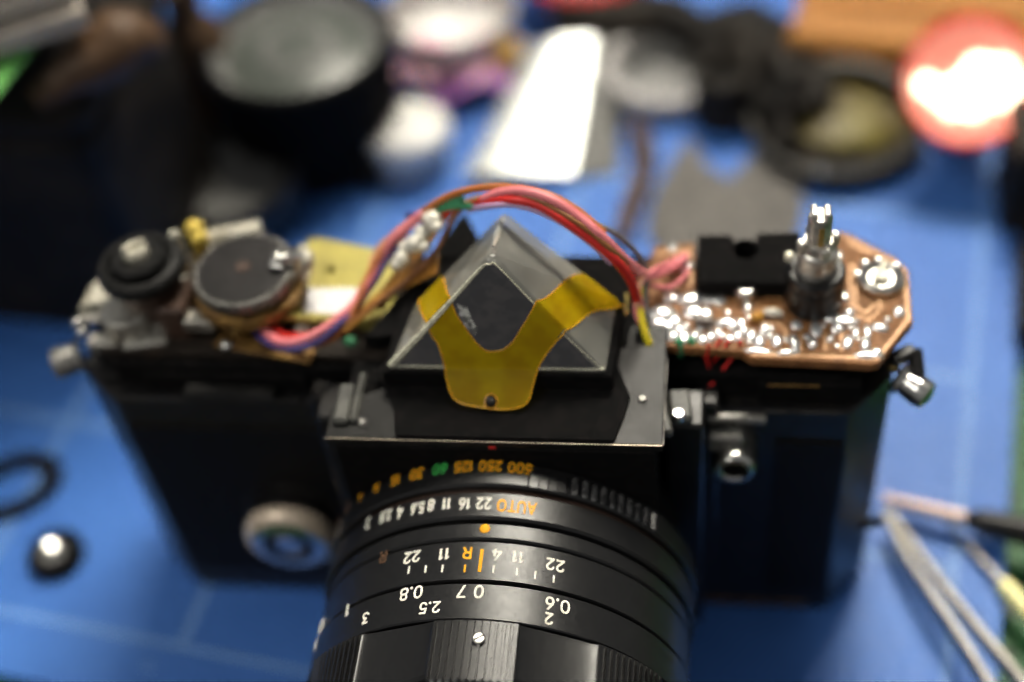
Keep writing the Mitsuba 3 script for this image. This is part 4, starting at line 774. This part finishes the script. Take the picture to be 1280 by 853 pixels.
put(gd + "__rim", lathe([(22.0, 6.2), (22.4, 6.8), (21.9, 7.4), (21.2, 7.1)], 80, "z", (c[0], c[1], 0)), "m_grey_metal", 40)
put(gd + "__contents", move(blob(41, .34, 4, .16).apply_transform(np.diag([16.5, 13, 14, 1])), (c[0] + 2, c[1] + 4.5, 1.2)), "m_olive", True)
put(gd + "__bead", move(trimesh.creation.icosphere(subdivisions=3, radius=1.2), (68.88, 120.11, 7.6)), "m_chrome", True)
k = put("grey_suede_scrap", slab(Polygon([(26.47, 105.67, 0)[:2], (27.42, 117.68, 0)[:2], (34.06, 135.72, 0)[:2], (37.71, 140.07, 0)[:2], (40.34, 130.19, 0)[:2], (46.49, 124.18, 0)[:2], (53.63, 134.11, 0)[:2], (64.54, 124.19, 0)[:2], (65.19, 112.64, 0)[:2], (61.91, 98.26, 0)[:2], (31.14, 95.27, 0)[:2]]).buffer(-1).buffer(1), .1, 1.6, .3), "m_suede", 30)
labels[k] = {"label": "grey suede scrap on the mat behind the circuit board", "category": "cloth"}
k = thing("black_clamp", "black bent clamp between the grey ring and the glass dish", "clamp")
put(k + "__jaw", tube([(49.33, 170.12, 12), (52.49, 159.06, 10), (50.47, 150.84, 6), (49.45, 140.46, 4)], [5, 5.4, 4.4, 3.2], 16), "m_case", 40)
put(k + "__arm", tube([(56.53, 160.61, 14), (61.52, 148.3, 12), (59.61, 141.21, 6), (61.55, 132.69, 4)], [4.4, 5.2, 4.0, 3.0], 16), "m_case", 40)
put(k + "__pad", move(bbox((0, 0, 0), (14, 8, 8), 2), ((45.07, 177.03, 10)[0], (45.07, 177.03, 10)[1], 6)), "m_mid_grey", 40)
k = thing("black_plug", "small black plug on the mat left of the glass dish", "plug")
put(k + "__body", disc(5.2, .1, 7, (59.77, 142.16, 3), 1.2, 36), "m_case"); put(k + "__pin", disc(2.4, 6.9, 11, (59.77, 142.16, 3), .8, 24), "m_black_paint")
k = put("black_cloth", move(blob(37, .5, 4, .14).apply_transform(np.diag([17, 15, 22, 1])), ((49.56, 174.07, 3)[0], (49.56, 174.07, 3)[1], 3.2)), "m_case", True)
labels[k] = {"label": "dark crumpled cloth between the grey ring and the wooden block", "category": "cloth"}
k = put("dark_spool", lathe([(0, .05), (7, .05), (7.4, .8), (7.4, 2.4), (4.6, 3), (4.6, 7), (7.4, 7.6), (7.4, 9), (6.8, 9.6), (0, 9.6)], 48, "z", ((-47.7, 127.5, 6)[0], (-47.7, 127.5, 6)[1], 0)), "m_case", 30)
labels[k] = {"label": "small dark spool between the standing lens and the white pot", "category": "spool"}
k = put("dark_strap", tube([(22.42, 141.8, 3), (25.1, 132.42, 3), (24.29, 121.86, 3), (21.94, 111.09, 3), (20.47, 100.43, 3)], [2.6, 3.0, 2.8, 2.6, 2.2], 12), "m_case_worn", 40)
labels[k] = {"label": "dark brown strap on the mat beside the silver cover", "category": "strap"}
k = put("round_black_filter", move(lathe([(9, .1), (11.6, .1), (12, .8), (12, 4.2), (11.4, 4.8), (10.2, 4.8), (9.6, 3.4), (0, 3.2)], 64, "z", (0, 0, 0)), ((62.03, 151.7, 3)[0], (62.03, 151.7, 3)[1], 7.2)), "m_case", 30)
labels[k] = {"label": "black round filter behind the rim of the glass dish", "category": "filter"}
k = put("silver_screw_tray", slab(Polygon([(-26.18, 155.32, 3)[:2], (-12.32, 160.22, 3)[:2], (-9.81, 181.28, 3)[:2], (-22.99, 176.12, 3)[:2]]).buffer(-1).buffer(1), .1, 2.4, .6), "m_grey_plastic", 30)
labels[k] = {"label": "pale grey flat tray left of the silver cover", "category": "tray"}
k = put("dark_tube", lathe([(0, .05), (7.4, .05), (8, .8), (8, 15), (7.4, 16), (5.8, 16), (5.4, 12), (0, 12)], 48, "z", ((45.23, 149.15, 8)[0], (45.23, 149.15, 8)[1], 0)), "m_case", 30)
labels[k] = {"label": "short dark tube standing right of the pale grey ring", "category": "tube"}
k = put("black_cable_bundle", tube([(-0.6, 184.35, 8), (13.16, 179.68, 8), (28.58, 182.21, 8), (39.69, 175.54, 8), (54.85, 180.97, 9)], [6, 7, 7, 6, 5], 16), "m_case", 60)
labels[k] = {"label": "thick black cable bundle along the back of the mat", "category": "cable"}
k = put("black_box", slab(Polygon([(111.12, 106.24, 0)[:2], (112.38, 128, 0)[:2], (146.47, 127.96, 0)[:2], (142.51, 104.31, 0)[:2]]).buffer(-1).buffer(1), -3.9, 26, 1.5), "m_case", 30)
labels[k] = {"label": "black box at the right edge beyond the mat", "category": "box"}
k = put("black_strip", slab(Polygon([(114.43, 102.75, 0)[:2], (110.35, 71.09, 0)[:2], (133.6, 71.53, 0)[:2], (138.66, 102.94, 0)[:2]]), -3.9, 5, .8), "m_case", 30)
labels[k] = {"label": "low black strip on the green surface right of the mat", "category": "strip"}
# red torch, lit, its tail resting on the wooden block
rl = thing("red_torch", "round red torch shining white at the right edge", "torch")
c = np.array((102.8, 128.89, 28))
ax = np.array(CAM_POS) / MM - c; ax /= np.linalg.norm(ax); ax = ax + [.04, .05, .06]; ax /= np.linalg.norm(ax)
def tilt(m):
    X = np.cross([0, 0, 1.0], ax); X /= np.linalg.norm(X); M4 = np.eye(4); M4[:3, :3] = np.stack([X, np.cross(ax, X), ax], 1) * 1.2
    m = as_mesh(m).copy(); m.apply_transform(M4); m.apply_translation(c); return m
put(rl + "__housing", tilt(lathe([(0, -22), (6, -22), (6.6, -12), (9, -8), (12.6, -1), (13.2, 0), (13.2, 1.6), (12.2, 2), (11.6, 0)], 64)), "m_red", 40)
put(rl + "__reflector", tilt(lathe([(11.9, .8), (10.4, -2.4), (7, -5), (0, -6.4)], 64)), "m_reflector", 50)
for k, (x, y, rr) in enumerate(((-8.2, -1.2, 2.2), (-5.2, -2.8, 2.3), (-1.4, -1.4, 3.2), (1.6, 2.6, 3.2), (1.4, -4.4, 2.6), (5.6, 2.8, 3.0), (6.0, -1.6, 2.9), (8.8, .2, 2.1), (-2.6, -5.2, 1.9))):
    key = numbered(rl + "__bulb"); m = tilt(move(trimesh.creation.icosphere(subdivisions=3, radius=rr), (x, y, -2.6))); m.vertices = np.asarray(m.vertices) * MM
    scene[key] = {**mikit.ply(m, "m_white", smooth=True), "emitter": {"type": "area", "radiance": {"type": "rgb", "value": [2.6, 2.1, 1.35]}}}
